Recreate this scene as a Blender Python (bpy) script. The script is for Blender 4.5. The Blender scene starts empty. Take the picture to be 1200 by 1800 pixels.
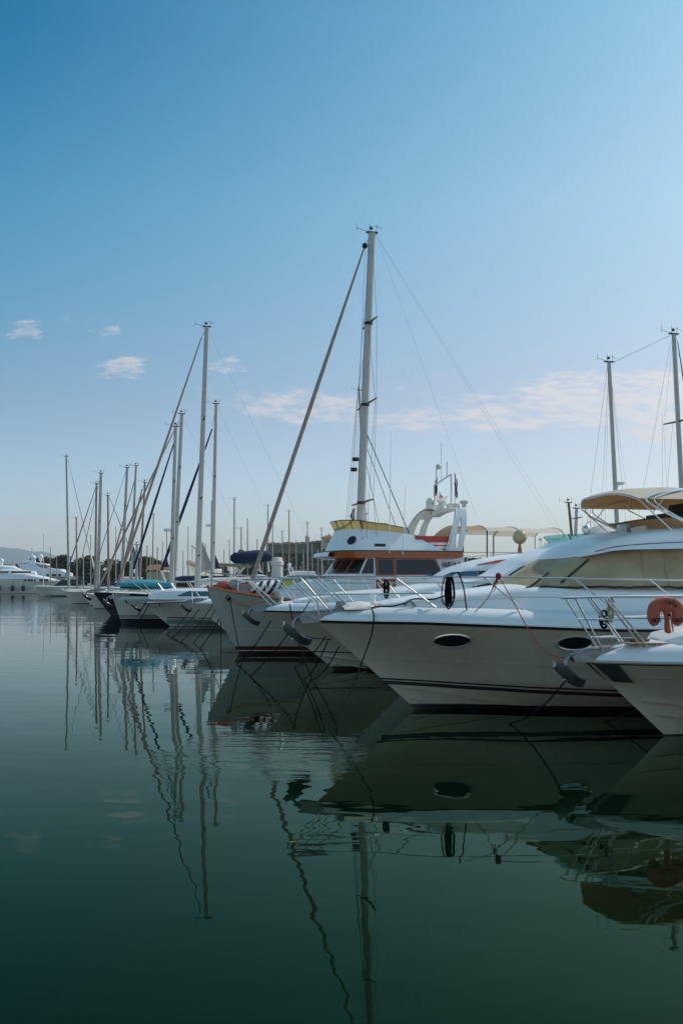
import bpy, bmesh, math, random
from mathutils import Vector

# ------------------------------------------------------------------ camera, world, sun
sc = bpy.context.scene
F, YH, CH = 1750.0, 1028.0, 2.6        # focal length in photo pixels, horizon row, eye height in metres
cam = bpy.data.cameras.new("camera"); camo = bpy.data.objects.new("camera", cam)
sc.collection.objects.link(camo); sc.camera = camo
camo.location = (0, 0, CH); camo.rotation_euler = (math.radians(90), 0, 0)
cam.sensor_width = 36; cam.sensor_height = 36; cam.sensor_fit = 'AUTO'
cam.lens = 36*F/1800.0; cam.shift_y = (YH-900)/1800.0
cam.clip_start = 0.1; cam.clip_end = 60000
SUN_EL, SUN_AZ = math.radians(46), math.radians(58)   # azimuth measured from +Y towards +X
sc.view_settings.view_transform = 'Standard'; sc.view_settings.look = 'None'
sc.view_settings.exposure = 0.0; sc.view_settings.gamma = 1.0

class NT:
    def __init__(s, tree): s.t = tree; s.n = tree.nodes; s.l = tree.links
    def new(s, typ, **kw):
        n = s.n.new(typ)
        for k, v in kw.items(): setattr(n, k, v)
        return n
    def put(s, sock, v):
        if isinstance(v, bpy.types.NodeSocket): s.l.new(v, sock)
        elif v is not None: sock.default_value = v
    def math(s, op, a, b=None, c=None, clamp=False):
        n = s.new('ShaderNodeMath', operation=op, use_clamp=clamp)
        s.put(n.inputs[0], a); s.put(n.inputs[1], b)
        if c is not None: s.put(n.inputs[2], c)
        return n.outputs[0]
    def vmath(s, op, a, b=None):
        n = s.new('ShaderNodeVectorMath', operation=op); s.put(n.inputs[0], a); s.put(n.inputs[1], b)
        return n.outputs[0]
    def mix(s, fac, a, b):
        n = s.new('ShaderNodeMix', data_type='RGBA'); s.put(n.inputs[0], fac)
        s.put(n.inputs[6], a); s.put(n.inputs[7], b); return n.outputs[2]
    def noise(s, vec, scale, detail=2, rough=.5):
        n = s.new('ShaderNodeTexNoise'); s.put(n.inputs['Vector'], vec)
        n.inputs['Scale'].default_value = scale; n.inputs['Detail'].default_value = detail
        n.inputs['Roughness'].default_value = rough; return n.outputs['Fac']
    def maprange(s, v, a, b, c, d, smooth=False):
        n = s.new('ShaderNodeMapRange'); n.interpolation_type = 'SMOOTHSTEP' if smooth else 'LINEAR'
        s.put(n.inputs[0], v)
        for i, q in enumerate((a, b, c, d)): s.put(n.inputs[i+1], q)
        return n.outputs[0]

world = bpy.data.worlds.new("World"); sc.world = world; world.use_nodes = True
W = NT(world.node_tree)
for n in list(W.n): W.n.remove(n)
sky = W.new('ShaderNodeTexSky', sky_type='NISHITA'); sky.sun_disc = False
sky.sun_elevation = SUN_EL; sky.sun_rotation = SUN_AZ; sky.altitude = 0
sky.air_density = 1.0; sky.dust_density = 0.6; sky.ozone_density = 2.0
tc = W.new('ShaderNodeTexCoord'); sep = W.new('ShaderNodeSeparateXYZ'); W.l.new(tc.outputs['Generated'], sep.inputs[0])
dx, dy, dz = sep.outputs
yy = W.math('MAXIMUM', dy, 0.05)
u = W.math('DIVIDE', dx, yy); v = W.math('DIVIDE', dz, yy)      # direction of the clouds in the northern sky
# film-like grade of the clear sky: deeper and cyan away from the sun, paler towards it and the horizon
elev = W.math('ARCSINE', dz); az = W.math('ARCTAN2', dx, dy)
ramp = W.new('ShaderNodeValToRGB'); W.put(ramp.inputs[0], W.math('MULTIPLY', elev, 1/1.57))
#SKYRAMP
cr = ramp.color_ramp; G = 1/1.4
cr.elements[0].position = 0.0; cr.elements[0].color = (.80*G, .82*G, .94*G, 1)
cr.elements[1].position = 1.0; cr.elements[1].color = (.40*G, .66*G, .70*G, 1)
for p, c in ((.06, (.97, .95, .98)), (.115, (1.0, .98, .92)), (.23, (.92, 1.42, 1.20)), (.33, (.66, 1.50, 1.30)), (.40, (.60, 1.10, 1.0))):
    e = cr.elements.new(p); e.color = (c[0]*G, c[1]*G, c[2]*G, 1)
base = W.vmath('MULTIPLY', sky.outputs[0], ramp.outputs[0])
side = W.maprange(az, -.34, .34, 0, 1)
sidec = W.mix(side, (.0, .36, .52, 1), (1.34, .80, .78, 1))
sidef = W.maprange(elev, 0.0, .50, 0, 1)
sidec = W.mix(sidef, W.mix(side, (.94, .94, .97, 1), (.95, .95, .88, 1)), sidec)
away = W.maprange(W.math('ABSOLUTE', az), .42, 1.1, 0, 1, True)      # unseen sky beside and behind us, brightened to light camera-facing sides
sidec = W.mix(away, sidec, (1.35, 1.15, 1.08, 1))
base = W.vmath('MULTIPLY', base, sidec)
gain = W.new('ShaderNodeVectorMath', operation='SCALE'); W.put(gain.inputs[0], base); gain.inputs[3].default_value = 1.56
base = gain.outputs[0]
puffs = [  # centre x, y, half width, half height (photo pixels turned into directions), density
 (45,580,34,20,.62),(16,584,8,10,.3),(112,560,22,12,.28),(163,568,14,10,.3),(190,582,17,14,.55),(221,563,14,11,.35),
 (218,646,50,22,.8),(252,630,14,14,.3),(187,646,18,14,.5),(395,643,34,18,.7),(420,607,34,12,.22),(345,678,40,14,.30),
 (425,706,34,17,.55),(385,700,40,14,.30),(540,712,130,32,.75),(610,705,80,28,.35),(690,690,30,14,.3),(700,742,150,16,.55),
 (850,735,260,26,.75),(760,692,40,12,.3),(880,706,150,20,.55),(1000,684,110,30,.85),(1130,684,190,34,.95),
 (1060,718,210,40,.75),(1170,752,110,40,.8),(880,778,70,10,.3),(1270,700,120,60,.8), (1040,800,120,10,.3), (770,660,60,8,.25), (480,600,60,10,.2), (60,925,160,26,.55)]
acc = None
cn = W.new('ShaderNodeCombineXYZ'); W.put(cn.inputs[0], W.math('MULTIPLY', u, 1.0)); W.put(cn.inputs[1], W.math('MULTIPLY', v, 3.4))
nz = W.math('ADD', W.math('SUBTRACT', W.noise(cn.outputs[0], 17, 7, .66), .5), W.math('MULTIPLY', W.math('SUBTRACT', W.noise(cn.outputs[0], 55, 5, .62), .5), .9))
wz = W.new('ShaderNodeTexNoise'); W.put(wz.inputs['Vector'], cn.outputs[0]); wz.inputs['Scale'].default_value = 30; wz.inputs['Detail'].default_value = 4; wz.inputs['Roughness'].default_value = .6
ws = W.new('ShaderNodeSeparateColor'); W.l.new(wz.outputs['Color'], ws.inputs[0])
u = W.math('ADD', u, W.math('MULTIPLY', W.math('SUBTRACT', ws.outputs[0], .5), .075)); v = W.math('ADD', v, W.math('MULTIPLY', W.math('SUBTRACT', ws.outputs[1], .5), .030))
for cx, cy, rx, ry, s_ in puffs:
    if cx < 440 and cy < 720: s_ *= .85
    a = W.math('MULTIPLY', W.math('SUBTRACT', u, (cx-600)/F), F/rx)
    b = W.math('MULTIPLY', W.math('SUBTRACT', v, (YH-cy)/F), F/ry)
    r2 = W.math('ADD', W.math('MULTIPLY', a, a), W.math('MULTIPLY', b, b))
    g = W.math('MULTIPLY', W.math('SUBTRACT', 1.25, r2, clamp=True), s_)
    acc = g if acc is None else W.math('MAXIMUM', acc, g)
cm = W.maprange(W.math('ADD', acc, W.math('MULTIPLY', nz, W.math('MULTIPLY', acc, 3.6))), .12, 1.15, 0, .86, True)
# thin streaks over the rest of the lower sky, all round
cn2 = W.new('ShaderNodeCombineXYZ'); W.put(cn2.inputs[0], W.math('MULTIPLY', az, 1.2)); W.put(cn2.inputs[1], W.math('MULTIPLY', elev, 7))
thin = W.maprange(W.noise(cn2.outputs[0], 3.0, 5, .55), .5, .8, 0, .22, True)
thin = W.math('MULTIPLY', thin, W.maprange(elev, .02, .22, 1, 0, True))
cm = W.math('MAXIMUM', cm, thin)
cloudc = W.mix(W.maprange(az, -.4, .4, 0, 1), (.54, .57, .65, 1), (.86, .84, .86, 1))
cloudc = W.mix(W.maprange(elev, .02, .10, 1, 0), cloudc, (.50, .51, .58, 1))
bg = W.new('ShaderNodeBackground'); bg.inputs['Strength'].default_value = 0.13
scl = W.new('ShaderNodeVectorMath', operation='SCALE'); W.put(scl.inputs[0], cloudc); scl.inputs[3].default_value = 1/0.13
W.put(bg.inputs['Color'], W.mix(cm, base, scl.outputs[0]))
wo = W.new('ShaderNodeOutputWorld'); W.l.new(bg.outputs[0], wo.inputs[0])

sun = bpy.data.lights.new("sun", 'SUN'); sun.energy = 3.0; sun.angle = math.radians(.5); sun.color = (1, .90, .80)
suno = bpy.data.objects.new("sun", sun); sc.collection.objects.link(suno)
sd = Vector((math.sin(SUN_AZ)*math.cos(SUN_EL), math.cos(SUN_AZ)*math.cos(SUN_EL), math.sin(SUN_EL)))
suno.rotation_euler = (-sd).to_track_quat('-Z', 'Y').to_euler(); suno.location = (200, 100, 200)

# ------------------------------------------------------------------ materials
M = {}
def mat(name, col, rough=.5, metal=0, var=.08, vscale=3.0, bump=0, bscale=20, coat=0, trans=0, spec=.5):
    m = bpy.data.materials.new(name); m.use_nodes = True; t = NT(m.node_tree)
    b = t.n['Principled BSDF']; b.inputs['Roughness'].default_value = rough; b.inputs['Metallic'].default_value = metal
    b.inputs['Specular IOR Level'].default_value = spec
    if coat: b.inputs['Coat Weight'].default_value = coat; b.inputs['Coat Roughness'].default_value = .06
    tcn = t.new('ShaderNodeTexCoord'); o = tcn.outputs['Object']
    nse = t.noise(o, vscale, 5, .6)
    lo = tuple(c*(1-var) for c in col)+(1,); hi = tuple(min(1, c*(1+var)) for c in col)+(1,)
    t.put(b.inputs['Base Color'], t.mix(t.maprange(nse, .3, .7, 0, 1), lo, hi))
    if bump:
        bn = t.new('ShaderNodeBump'); bn.inputs['Distance'].default_value = bump
        t.put(bn.inputs['Height'], t.noise(o, bscale, 4, .6)); t.put(b.inputs['Normal'], bn.outputs[0])
    if trans:
        tr = t.new('ShaderNodeBsdfTranslucent'); tr.inputs[0].default_value = (*col, 1)
        mx = t.new('ShaderNodeMixShader'); mx.inputs[0].default_value = trans
        t.l.new(b.outputs[0], mx.inputs[1]); t.l.new(tr.outputs[0], mx.inputs[2])
        t.l.new(mx.outputs[0], t.n['Material Output'].inputs[0])
    M[name] = m; return m
def hullmat(name, col, bands=(), rough=.28, dirt=.10):
    """gelcoat whose painted boot top and lines follow the waterline; bands = (z0, z1, colour)"""
    m = bpy.data.materials.new(name); m.use_nodes = True; t = NT(m.node_tree)
    b = t.n['Principled BSDF']; b.inputs['Roughness'].default_value = rough
    tcn = t.new('ShaderNodeTexCoord'); o = tcn.outputs['Object']
    s_ = t.new('ShaderNodeSeparateXYZ'); t.l.new(o, s_.inputs[0]); z = s_.outputs[2]
    mp = t.new('ShaderNodeMapping'); mp.inputs['Scale'].default_value = (1, 1, .25); t.l.new(o, mp.inputs[0])
    n1 = t.noise(mp.outputs[0], 5, 6, .65)
    c = t.mix(t.maprange(n1, .35, .75, 0, 1), (*[min(1, q*1.02) for q in col], 1), (*[q*(1-dirt) for q in col], 1))
    # grime that collects above the waterline
    gr = t.math('MULTIPLY', t.maprange(z, .0, .55, 1, 0), t.maprange(t.noise(o, 9, 5), .35, .7, 0, .45))
    c = t.mix(gr, c, (.20, .19, .13, 1))
    mp2 = t.new('ShaderNodeMapping'); mp2.inputs['Scale'].default_value = (9, 9, .7); t.l.new(o, mp2.inputs[0])
    st = t.math('MULTIPLY', t.maprange(t.noise(mp2.outputs[0], 1.2, 6, .7), .58, .80, 0, 1, True), t.maprange(t.noise(o, .8, 2), .42, .62, 0, .42, True))
    c = t.mix(st, c, (.19, .155, .10, 1))
    for z0, z1, bc in bands:
        f = t.math('MULTIPLY', t.math('GREATER_THAN', z, z0), t.math('LESS_THAN', z, z1))
        c = t.mix(f, c, (*bc, 1))
    t.put(b.inputs['Base Color'], c)
    t.put(b.inputs['Roughness'], t.maprange(n1, .3, .7, rough, rough+.15))
    bn = t.new('ShaderNodeBump'); bn.inputs['Distance'].default_value = .010
    t.put(bn.inputs['Height'], t.noise(o, 1.8, 4)); t.put(b.inputs['Normal'], bn.outputs[0])
    M[name] = m; return m
BLK = (.012, .013, .014)
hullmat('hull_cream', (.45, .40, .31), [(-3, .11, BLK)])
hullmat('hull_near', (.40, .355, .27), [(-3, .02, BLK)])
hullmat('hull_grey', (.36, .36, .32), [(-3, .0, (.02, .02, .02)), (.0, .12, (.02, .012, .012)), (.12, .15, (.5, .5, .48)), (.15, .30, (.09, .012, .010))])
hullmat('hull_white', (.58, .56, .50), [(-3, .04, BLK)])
hullmat('hull_white_lines', (.50, .49, .44), [(-3, .36, (.015, .018, .03)), (.44, .50, BLK), (.56, .60, BLK)])
hullmat('hull_mint', (.54, .52, .46), [(-3, .02, BLK)])
hullmat('hull_navy', (.012, .016, .03), [(-3, .06, (.01, .01, .01))])
hullmat('hull_black', (.015, .015, .017), [(-3, .06, (.15, .03, .02))])
hullmat('hull_blue', (.10, .20, .32), [(-3, .08, (.02, .02, .03))])
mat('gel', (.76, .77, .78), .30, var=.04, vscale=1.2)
mat('gel_grey', (.52, .54, .56), .4, var=.06)
mat('gel_warm', (.70, .66, .60), .4)
mat('nonslip', (.62, .62, .58), .7, bump=.002, bscale=200)
mat('steel', (.70, .67, .64), .26, metal=.7, var=.05)
mat('iron', (.26, .27, .28), .5, metal=.9, var=.25, vscale=14)
mat('bronze', (.14, .10, .07), .4, metal=.6, var=.3, vscale=10)
mat('alu', (.40, .40, .38), .38, metal=.35, var=.06)
mat('mast_white', (.46, .45, .42), .4, var=.08)
mat('mast_tan', (.34, .25, .18), .5, var=.15)
mat('wire', (.10, .10, .10), .4, metal=.6)
mat('rope_black', (.008, .008, .009), .9, spec=.08, bump=.002, bscale=150)
mat('rope_red', (.30, .03, .03), .9, spec=.1)
mat('rope_tan', (.36, .29, .22), .9, bump=.002, bscale=120)
mat('rubber', (.012, .012, .013), .6)
mat('glass', (.012, .014, .015), .05, var=.1)
mat('glass_blue', (.05, .12, .17), .08, var=.1)
mat('varnish', (.34, .085, .02), .25, var=.25, vscale=9, coat=.5)
mat('door_red', (.24, .05, .015), .3, var=.35, vscale=7, coat=.4)
mat('teak', (.30, .20, .12), .6, var=.25, vscale=12)
mat('canvas_tan', (.60, .40, .21), .85, var=.08, vscale=4, bump=.01, bscale=6, trans=.45)
mat('canvas_cream', (.70, .62, .52), .85, var=.05, bump=.012, bscale=5, trans=.30)
mat('canvas_beige', (.36, .295, .18), .85, var=.22, vscale=1.6, bump=.06, bscale=2.4)
mat('canvas_pale', (.52, .53, .50), .8, var=.08, bump=.02, bscale=4)
mat('canvas_gold', (.46, .36, .15), .6, var=.08, trans=.4)
mat('canvas_navy', (.010, .022, .06), .85, var=.2, bump=.01, bscale=8)
mat('canvas_teal', (.03, .28, .34), .8, var=.12, bump=.01, bscale=8)
mat('canvas_grey', (.22, .23, .24), .85, var=.1, bump=.01, bscale=8)
mat('canvas_white', (.60, .58, .54), .8, var=.08)
mat('canvas_maroon', (.05, .02, .03), .85, var=.2)
mat('sail_tan', (.34, .26, .21), .8, var=.12, vscale=6)
mat('red', (.50, .045, .02), .5, var=.1)
mat('orange', (.52, .06, .02), .6, var=.15, vscale=20)
mat('buoy', (.44, .095, .05), .7, var=.14, vscale=14, bump=.003, bscale=60)
mat('white', (.78, .78, .78), .5, var=.04)
mat('yellow', (.65, .50, .04), .5, var=.1)
mat('cream_globe', (.46, .40, .24), .3, var=.05)
mat('mint', (.16, .26, .23), .4, var=.08)
mat('ink', (.015, .015, .02), .6)
mat('stone', (.17, .155, .125), .9, var=.35, vscale=.35, bump=.3, bscale=.8)
mat('plaster', (.48, .38, .27), .9, var=.12, vscale=.5)
mat('roof_tile', (.26, .12, .07), .9, var=.2, vscale=2)
mat('shade_dark', (.02, .02, .02), .9)
mat('bark', (.09, .065, .045), .9, var=.3)
mat('concrete', (.34, .32, .29), .9, var=.15)
mat('mountain', (.07, .11, .13), .95, var=.2, vscale=.002)  # part of the distance haze is put into this bluish base colour
mat('earth', (.12, .11, .07), .95, var=.4, vscale=.05)
for i, c in enumerate(((.035, .05, .022), (.05, .065, .028), (.024, .04, .022))):
    mat('leaf%d' % i, c, .8, var=.55, vscale=.45, trans=.12)
def tealglass():
    m = bpy.data.materials.new('glass_teal'); m.use_nodes = True; t = NT(m.node_tree)
    b = t.n['Principled BSDF']; b.inputs['Base Color'].default_value = (.10, .36, .36, 1); b.inputs['Roughness'].default_value = .05
    tr = t.new('ShaderNodeBsdfTransparent'); tr.inputs[0].default_value = (.55, .85, .82, 1)
    mx = t.new('ShaderNodeMixShader'); mx.inputs[0].default_value = .5
    t.l.new(tr.outputs[0], mx.inputs[1]); t.l.new(b.outputs[0], mx.inputs[2]); t.l.new(mx.outputs[0], t.n['Material Output'].inputs[0])
    M['glass_teal'] = m
tealglass()
def watermat():
    m = bpy.data.materials.new('water'); m.use_nodes = True; t = NT(m.node_tree)
    t.n.remove(t.n['Principled BSDF'])
    g = t.new('ShaderNodeNewGeometry'); s_ = t.new('ShaderNodeSeparateXYZ'); t.l.new(g.outputs['Position'], s_.inputs[0])
    x, y = s_.outputs[0], s_.outputs[1]
    def nx(sx, sy, scale, det, rough=.5):
        mp = t.new('ShaderNodeMapping'); mp.inputs['Scale'].default_value = (sx, sy, 1); mp.inputs['Rotation'].default_value = (0, 0, .18)
        t.l.new(g.outputs['Position'], mp.inputs[0]); return t.noise(mp.outputs[0], scale, det, rough)
    patch = t.maprange(nx(.35, 1, .11, 3), .42, .62, 0, 1, True)          # catspaws: patches of livelier ripple
    far = t.maprange(y, 17, 40, 0, 1, True)
    # ring of ripples spreading by the grey bow
    swell = t.math('ADD', t.math('MULTIPLY', nx(.55, 1, .75, 2), .0055), t.math('MULTIPLY', t.math('MULTIPLY', nx(.22, 1, .22, 3, .6), t.maprange(y, 28, 70, 0, 1, True)), .035))
    mid = t.math('MULTIPLY', nx(.45, 1, 1.5, 3), t.math('ADD', .0012, t.math('MULTIPLY', far, t.math('ADD', .0030, t.math('MULTIPLY', patch, .0035)))))
    fine = t.math('MULTIPLY', nx(.4, 1, 8.0, 3), t.math('MULTIPLY', t.math('ADD', .05, far), t.math('MULTIPLY', t.math('ADD', .15, patch), .0005)))
    dxx = t.math('SUBTRACT', x, -1.1); dyy = t.math('SUBTRACT', y, 15.5)
    e = t.math('ADD', t.math('POWER', t.math('DIVIDE', dxx, 1.7), 2), t.math('POWER', t.math('DIVIDE', dyy, 2.6), 2))
    loc = t.maprange(e, 0.15, 1.25, 1, 0, True)
    rip = t.math('MULTIPLY', t.math('MULTIPLY', nx(.42, 1, 2.0, 4, .55), .017), loc)
    near = t.math('MULTIPLY', nx(.8, 1, 3.0, 1), .0007)
    h = t.math('ADD', t.math('ADD', t.math('ADD', swell, near), mid), t.math('ADD', fine, rip))
    bn = t.new('ShaderNodeBump'); bn.inputs['Distance'].default_value = 1.0; bn.inputs['Strength'].default_value = 1.0
    t.put(bn.inputs['Height'], h)
    fr = t.new('ShaderNodeFresnel'); fr.inputs['IOR'].default_value = 1.27; t.l.new(bn.outputs[0], fr.inputs['Normal'])
    gl = t.new('ShaderNodeBsdfGlossy'); t.put(gl.inputs['Color'], t.mix(t.maprange(fr.outputs[0], .08, .75, 0, 1), (.38, .60, .36, 1), (.92, .93, .95, 1))); gl.inputs['Roughness'].default_value = .015
    t.l.new(bn.outputs[0], gl.inputs['Normal'])
    di = t.new('ShaderNodeBsdfDiffuse'); di.inputs['Color'].default_value = (.0008, .0065, .003, 1)
    mx = t.new('ShaderNodeMixShader'); t.l.new(fr.outputs[0], mx.inputs[0]); t.l.new(di.outputs[0], mx.inputs[1]); t.l.new(gl.outputs[0], mx.inputs[2])
    t.l.new(mx.outputs[0], t.n['Material Output'].inputs[0]); M['water'] = m
watermat()

# ------------------------------------------------------------------ mesh building helpers
def empty(name, loc, label, cat, group=None, rz=0):
    o = bpy.data.objects.new(name, None); sc.collection.objects.link(o); o.location = loc; o.rotation_euler = (0, 0, rz)
    o.empty_display_size = .3
    tag(o, label, cat, group); return o
def tag(o, label=None, cat=None, group=None, kind=None):
    if label: o['label'] = label
    if cat: o['category'] = cat
    if group: o['group'] = group
    if kind: o['kind'] = kind
    return o
class MB:
    def __init__(s): s.v = []; s.f = []; s.m = []
    def grid(s, rows, mi=0, close=False):
        n = len(rows[0]); b = len(s.v)
        for r in rows: s.v.extend(r)
        for i in range(len(rows)-1):
            for j in range(n if close else n-1):
                k = (j+1) % n
                s.f.append((b+i*n+j, b+i*n+k, b+(i+1)*n+k, b+(i+1)*n+j)); s.m.append(mi)
        return b
    def poly(s, pts, mi=0):
        b = len(s.v); s.v.extend(pts); s.f.append(tuple(range(b, b+len(pts)))); s.m.append(mi)
    def tube(s, pts, r, n=8, mi=0, closed=False):
        P = [Vector(p) for p in pts]; rows = []; N = len(P)
        rr = r if isinstance(r, (list, tuple)) else [r]*N
        prev = None
        for i, p in enumerate(P):
            if closed: d = P[(i+1) % N]-P[i-1]
            else: d = P[min(i+1, N-1)]-P[max(i-1, 0)]
            d.normalize()
            if prev is None:
                a = Vector((0, 0, 1)) if abs(d.z) < .9 else Vector((1, 0, 0))
                nrm = (a-d*a.dot(d)).normalized()
            else:
                nrm = (prev-d*prev.dot(d)).normalized()
            prev = nrm; bi = d.cross(nrm)
            rows.append([tuple(p+nrm*(rr[i]*math.cos(2*math.pi*k/n))+bi*(rr[i]*math.sin(2*math.pi*k/n))) for k in range(n)])
        if closed: rows.append(list(rows[0]))
        s.grid(rows, mi, True)
        if not closed: s.poly(rows[0][::-1], mi); s.poly(rows[-1], mi)
        return s
    def box(s, c, sz, mi=0, rz=0, ry=0):
        cx, cy, cz = c; hx, hy, hz = sz[0]/2, sz[1]/2, sz[2]/2; b = len(s.v)
        for x, y, z in ((-1,-1,-1),(1,-1,-1),(1,1,-1),(-1,1,-1),(-1,-1,1),(1,-1,1),(1,1,1),(-1,1,1)):
            x *= hx; y *= hy; z *= hz
            x, z = x*math.cos(ry)+z*math.sin(ry), -x*math.sin(ry)+z*math.cos(ry)
            x, y = x*math.cos(rz)-y*math.sin(rz), x*math.sin(rz)+y*math.cos(rz)
            s.v.append((cx+x, cy+y, cz+z))
        for q in ((0,3,2,1),(4,5,6,7),(0,1,5,4),(1,2,6,5),(2,3,7,6),(3,0,4,7)):
            s.f.append(tuple(b+i for i in q)); s.m.append(mi)
        return s
    def lathe(s, prof, c, n=20, mi=0, axis='z'):
        rows = []
        for r, h in prof:
            row = []
            for k in range(n):
                a = 2*math.pi*k/n; p = (r*math.cos(a), r*math.sin(a), h)
                if axis == 'x': p = (p[2], p[0], p[1])
                if axis == 'y': p = (p[0], p[2], p[1])
                row.append((c[0]+p[0], c[1]+p[1], c[2]+p[2]))
            rows.append(row)
        s.grid(rows, mi, True)
        if prof[0][0] > 1e-5: s.poly(rows[0][::-1], mi)
        if prof[-1][0] > 1e-5: s.poly(rows[-1], mi)
        return s
    def ball(s, c, r, n=14, mi=0):
        rx, ry, rz = r if isinstance(r, (tuple, list)) else (r, r, r)
        rows = [[(c[0]+rx*math.sin(math.pi*i/n)*math.cos(2*math.pi*k/n), c[1]+ry*math.sin(math.pi*i/n)*math.sin(2*math.pi*k/n), c[2]+rz*math.cos(math.pi*i/n)) for k in range(n)] for i in range(n+1)]
        s.grid(rows, mi, True); return s
    def slab(s, pts, th, mi=0):
        """closed polygon pts (3D, roughly in an xz plane) given a thickness th along +y"""
        a = list(pts); b = [(p[0], p[1]+th, p[2]) for p in pts]; n = len(a)
        s.poly(a, mi); s.poly(b[::-1], mi); k = len(s.v); s.v.extend(a+b)
        for i in range(n):
            j = (i+1) % n; s.f.append((k+i, k+n+i, k+n+j, k+j)); s.m.append(mi)
        return s
    def build(s, name, mats, parent=None, smooth=True, ang=38, label=None, weld=True):
        me = bpy.data.meshes.new(name); me.from_pydata([tuple(p) for p in s.v], [], s.f)
        ml = mats if isinstance(mats, (list, tuple)) else [mats]
        for q in ml: me.materials.append(M[q])
        me.polygons.foreach_set('material_index', s.m)
        bm = bmesh.new(); bm.from_mesh(me)
        if weld: bmesh.ops.remove_doubles(bm, verts=bm.verts, dist=1e-4)
        bmesh.ops.dissolve_degenerate(bm, edges=bm.edges, dist=1e-5)
        bmesh.ops.recalc_face_normals(bm, faces=bm.faces)
        bm.to_mesh(me); bm.free()
        if smooth:
            me.polygons.foreach_set('use_smooth', [True]*len(me.polygons)); me.set_sharp_from_angle(angle=math.radians(ang))
        o = bpy.data.objects.new(name, me); sc.collection.objects.link(o)
        if parent: o.parent = parent
        if label: o['label'] = label
        return o
def lerp(a, b, t): return a+(b-a)*t
def interp(tab, x):
    if x <= tab[0][0]: return tab[0][1]
    for (a, fa), (b, fb) in zip(tab, tab[1:]):
        if x <= b: return fa+(fb-fa)*(x-a)/(b-a)
    return tab[-1][1]
def smooth_pts(pts, n=6):
    P = [Vector(p) for p in pts]; out = []
    for i in range(len(P)-1):
        p0 = P[max(i-1, 0)]; p1 = P[i]; p2 = P[i+1]; p3 = P[min(i+2, len(P)-1)]
        for k in range(n):
            t = k/n; out.append(tuple(.5*((2*p1)+(-p0+p2)*t+(2*p0-5*p1+4*p2-p3)*t*t+(-p0+3*p1-3*p2+p3)*t**3)))
    out.append(tuple(P[-1])); return out
def pw(px, py, d): return Vector(((px-600)/F*d, d, CH-(py-YH)/F*d))
def pwater(px, py, z=0.0):
    d = (CH-z)*F/(py-YH); return Vector(((px-600)/F*d, d, z))
class Frame:
    """a boat's own axes: origin at the stem head over the waterline, x aft, y away from us, yawed a little"""
    def __init__(s, px, d, yaw=0):
        s.d = d; s.X0 = (px-600)/F*d; s.c = math.cos(yaw); s.s = math.sin(yaw); s.yaw = yaw
    def L(s, px, py, y=0.0):
        k = (px-600)/F; x = (k*(s.d+y*s.c)-s.X0+y*s.s)/(s.c-k*s.s)
        d = s.d+x*s.s+y*s.c
        return (x, y, CH-(py-YH)/F*d)
    def X(s, px, y=0.0): return s.L(px, YH, y)[0]
    def Z(s, px, py, y=0.0): return s.L(px, py, y)[2]
    def inv(s, w):
        a = w[0]-s.X0; b = w[1]-s.d
        return (a*s.c+b*s.s, -a*s.s+b*s.c, w[2])
    @property
    def loc(s): return (s.X0, s.d, 0)

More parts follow.
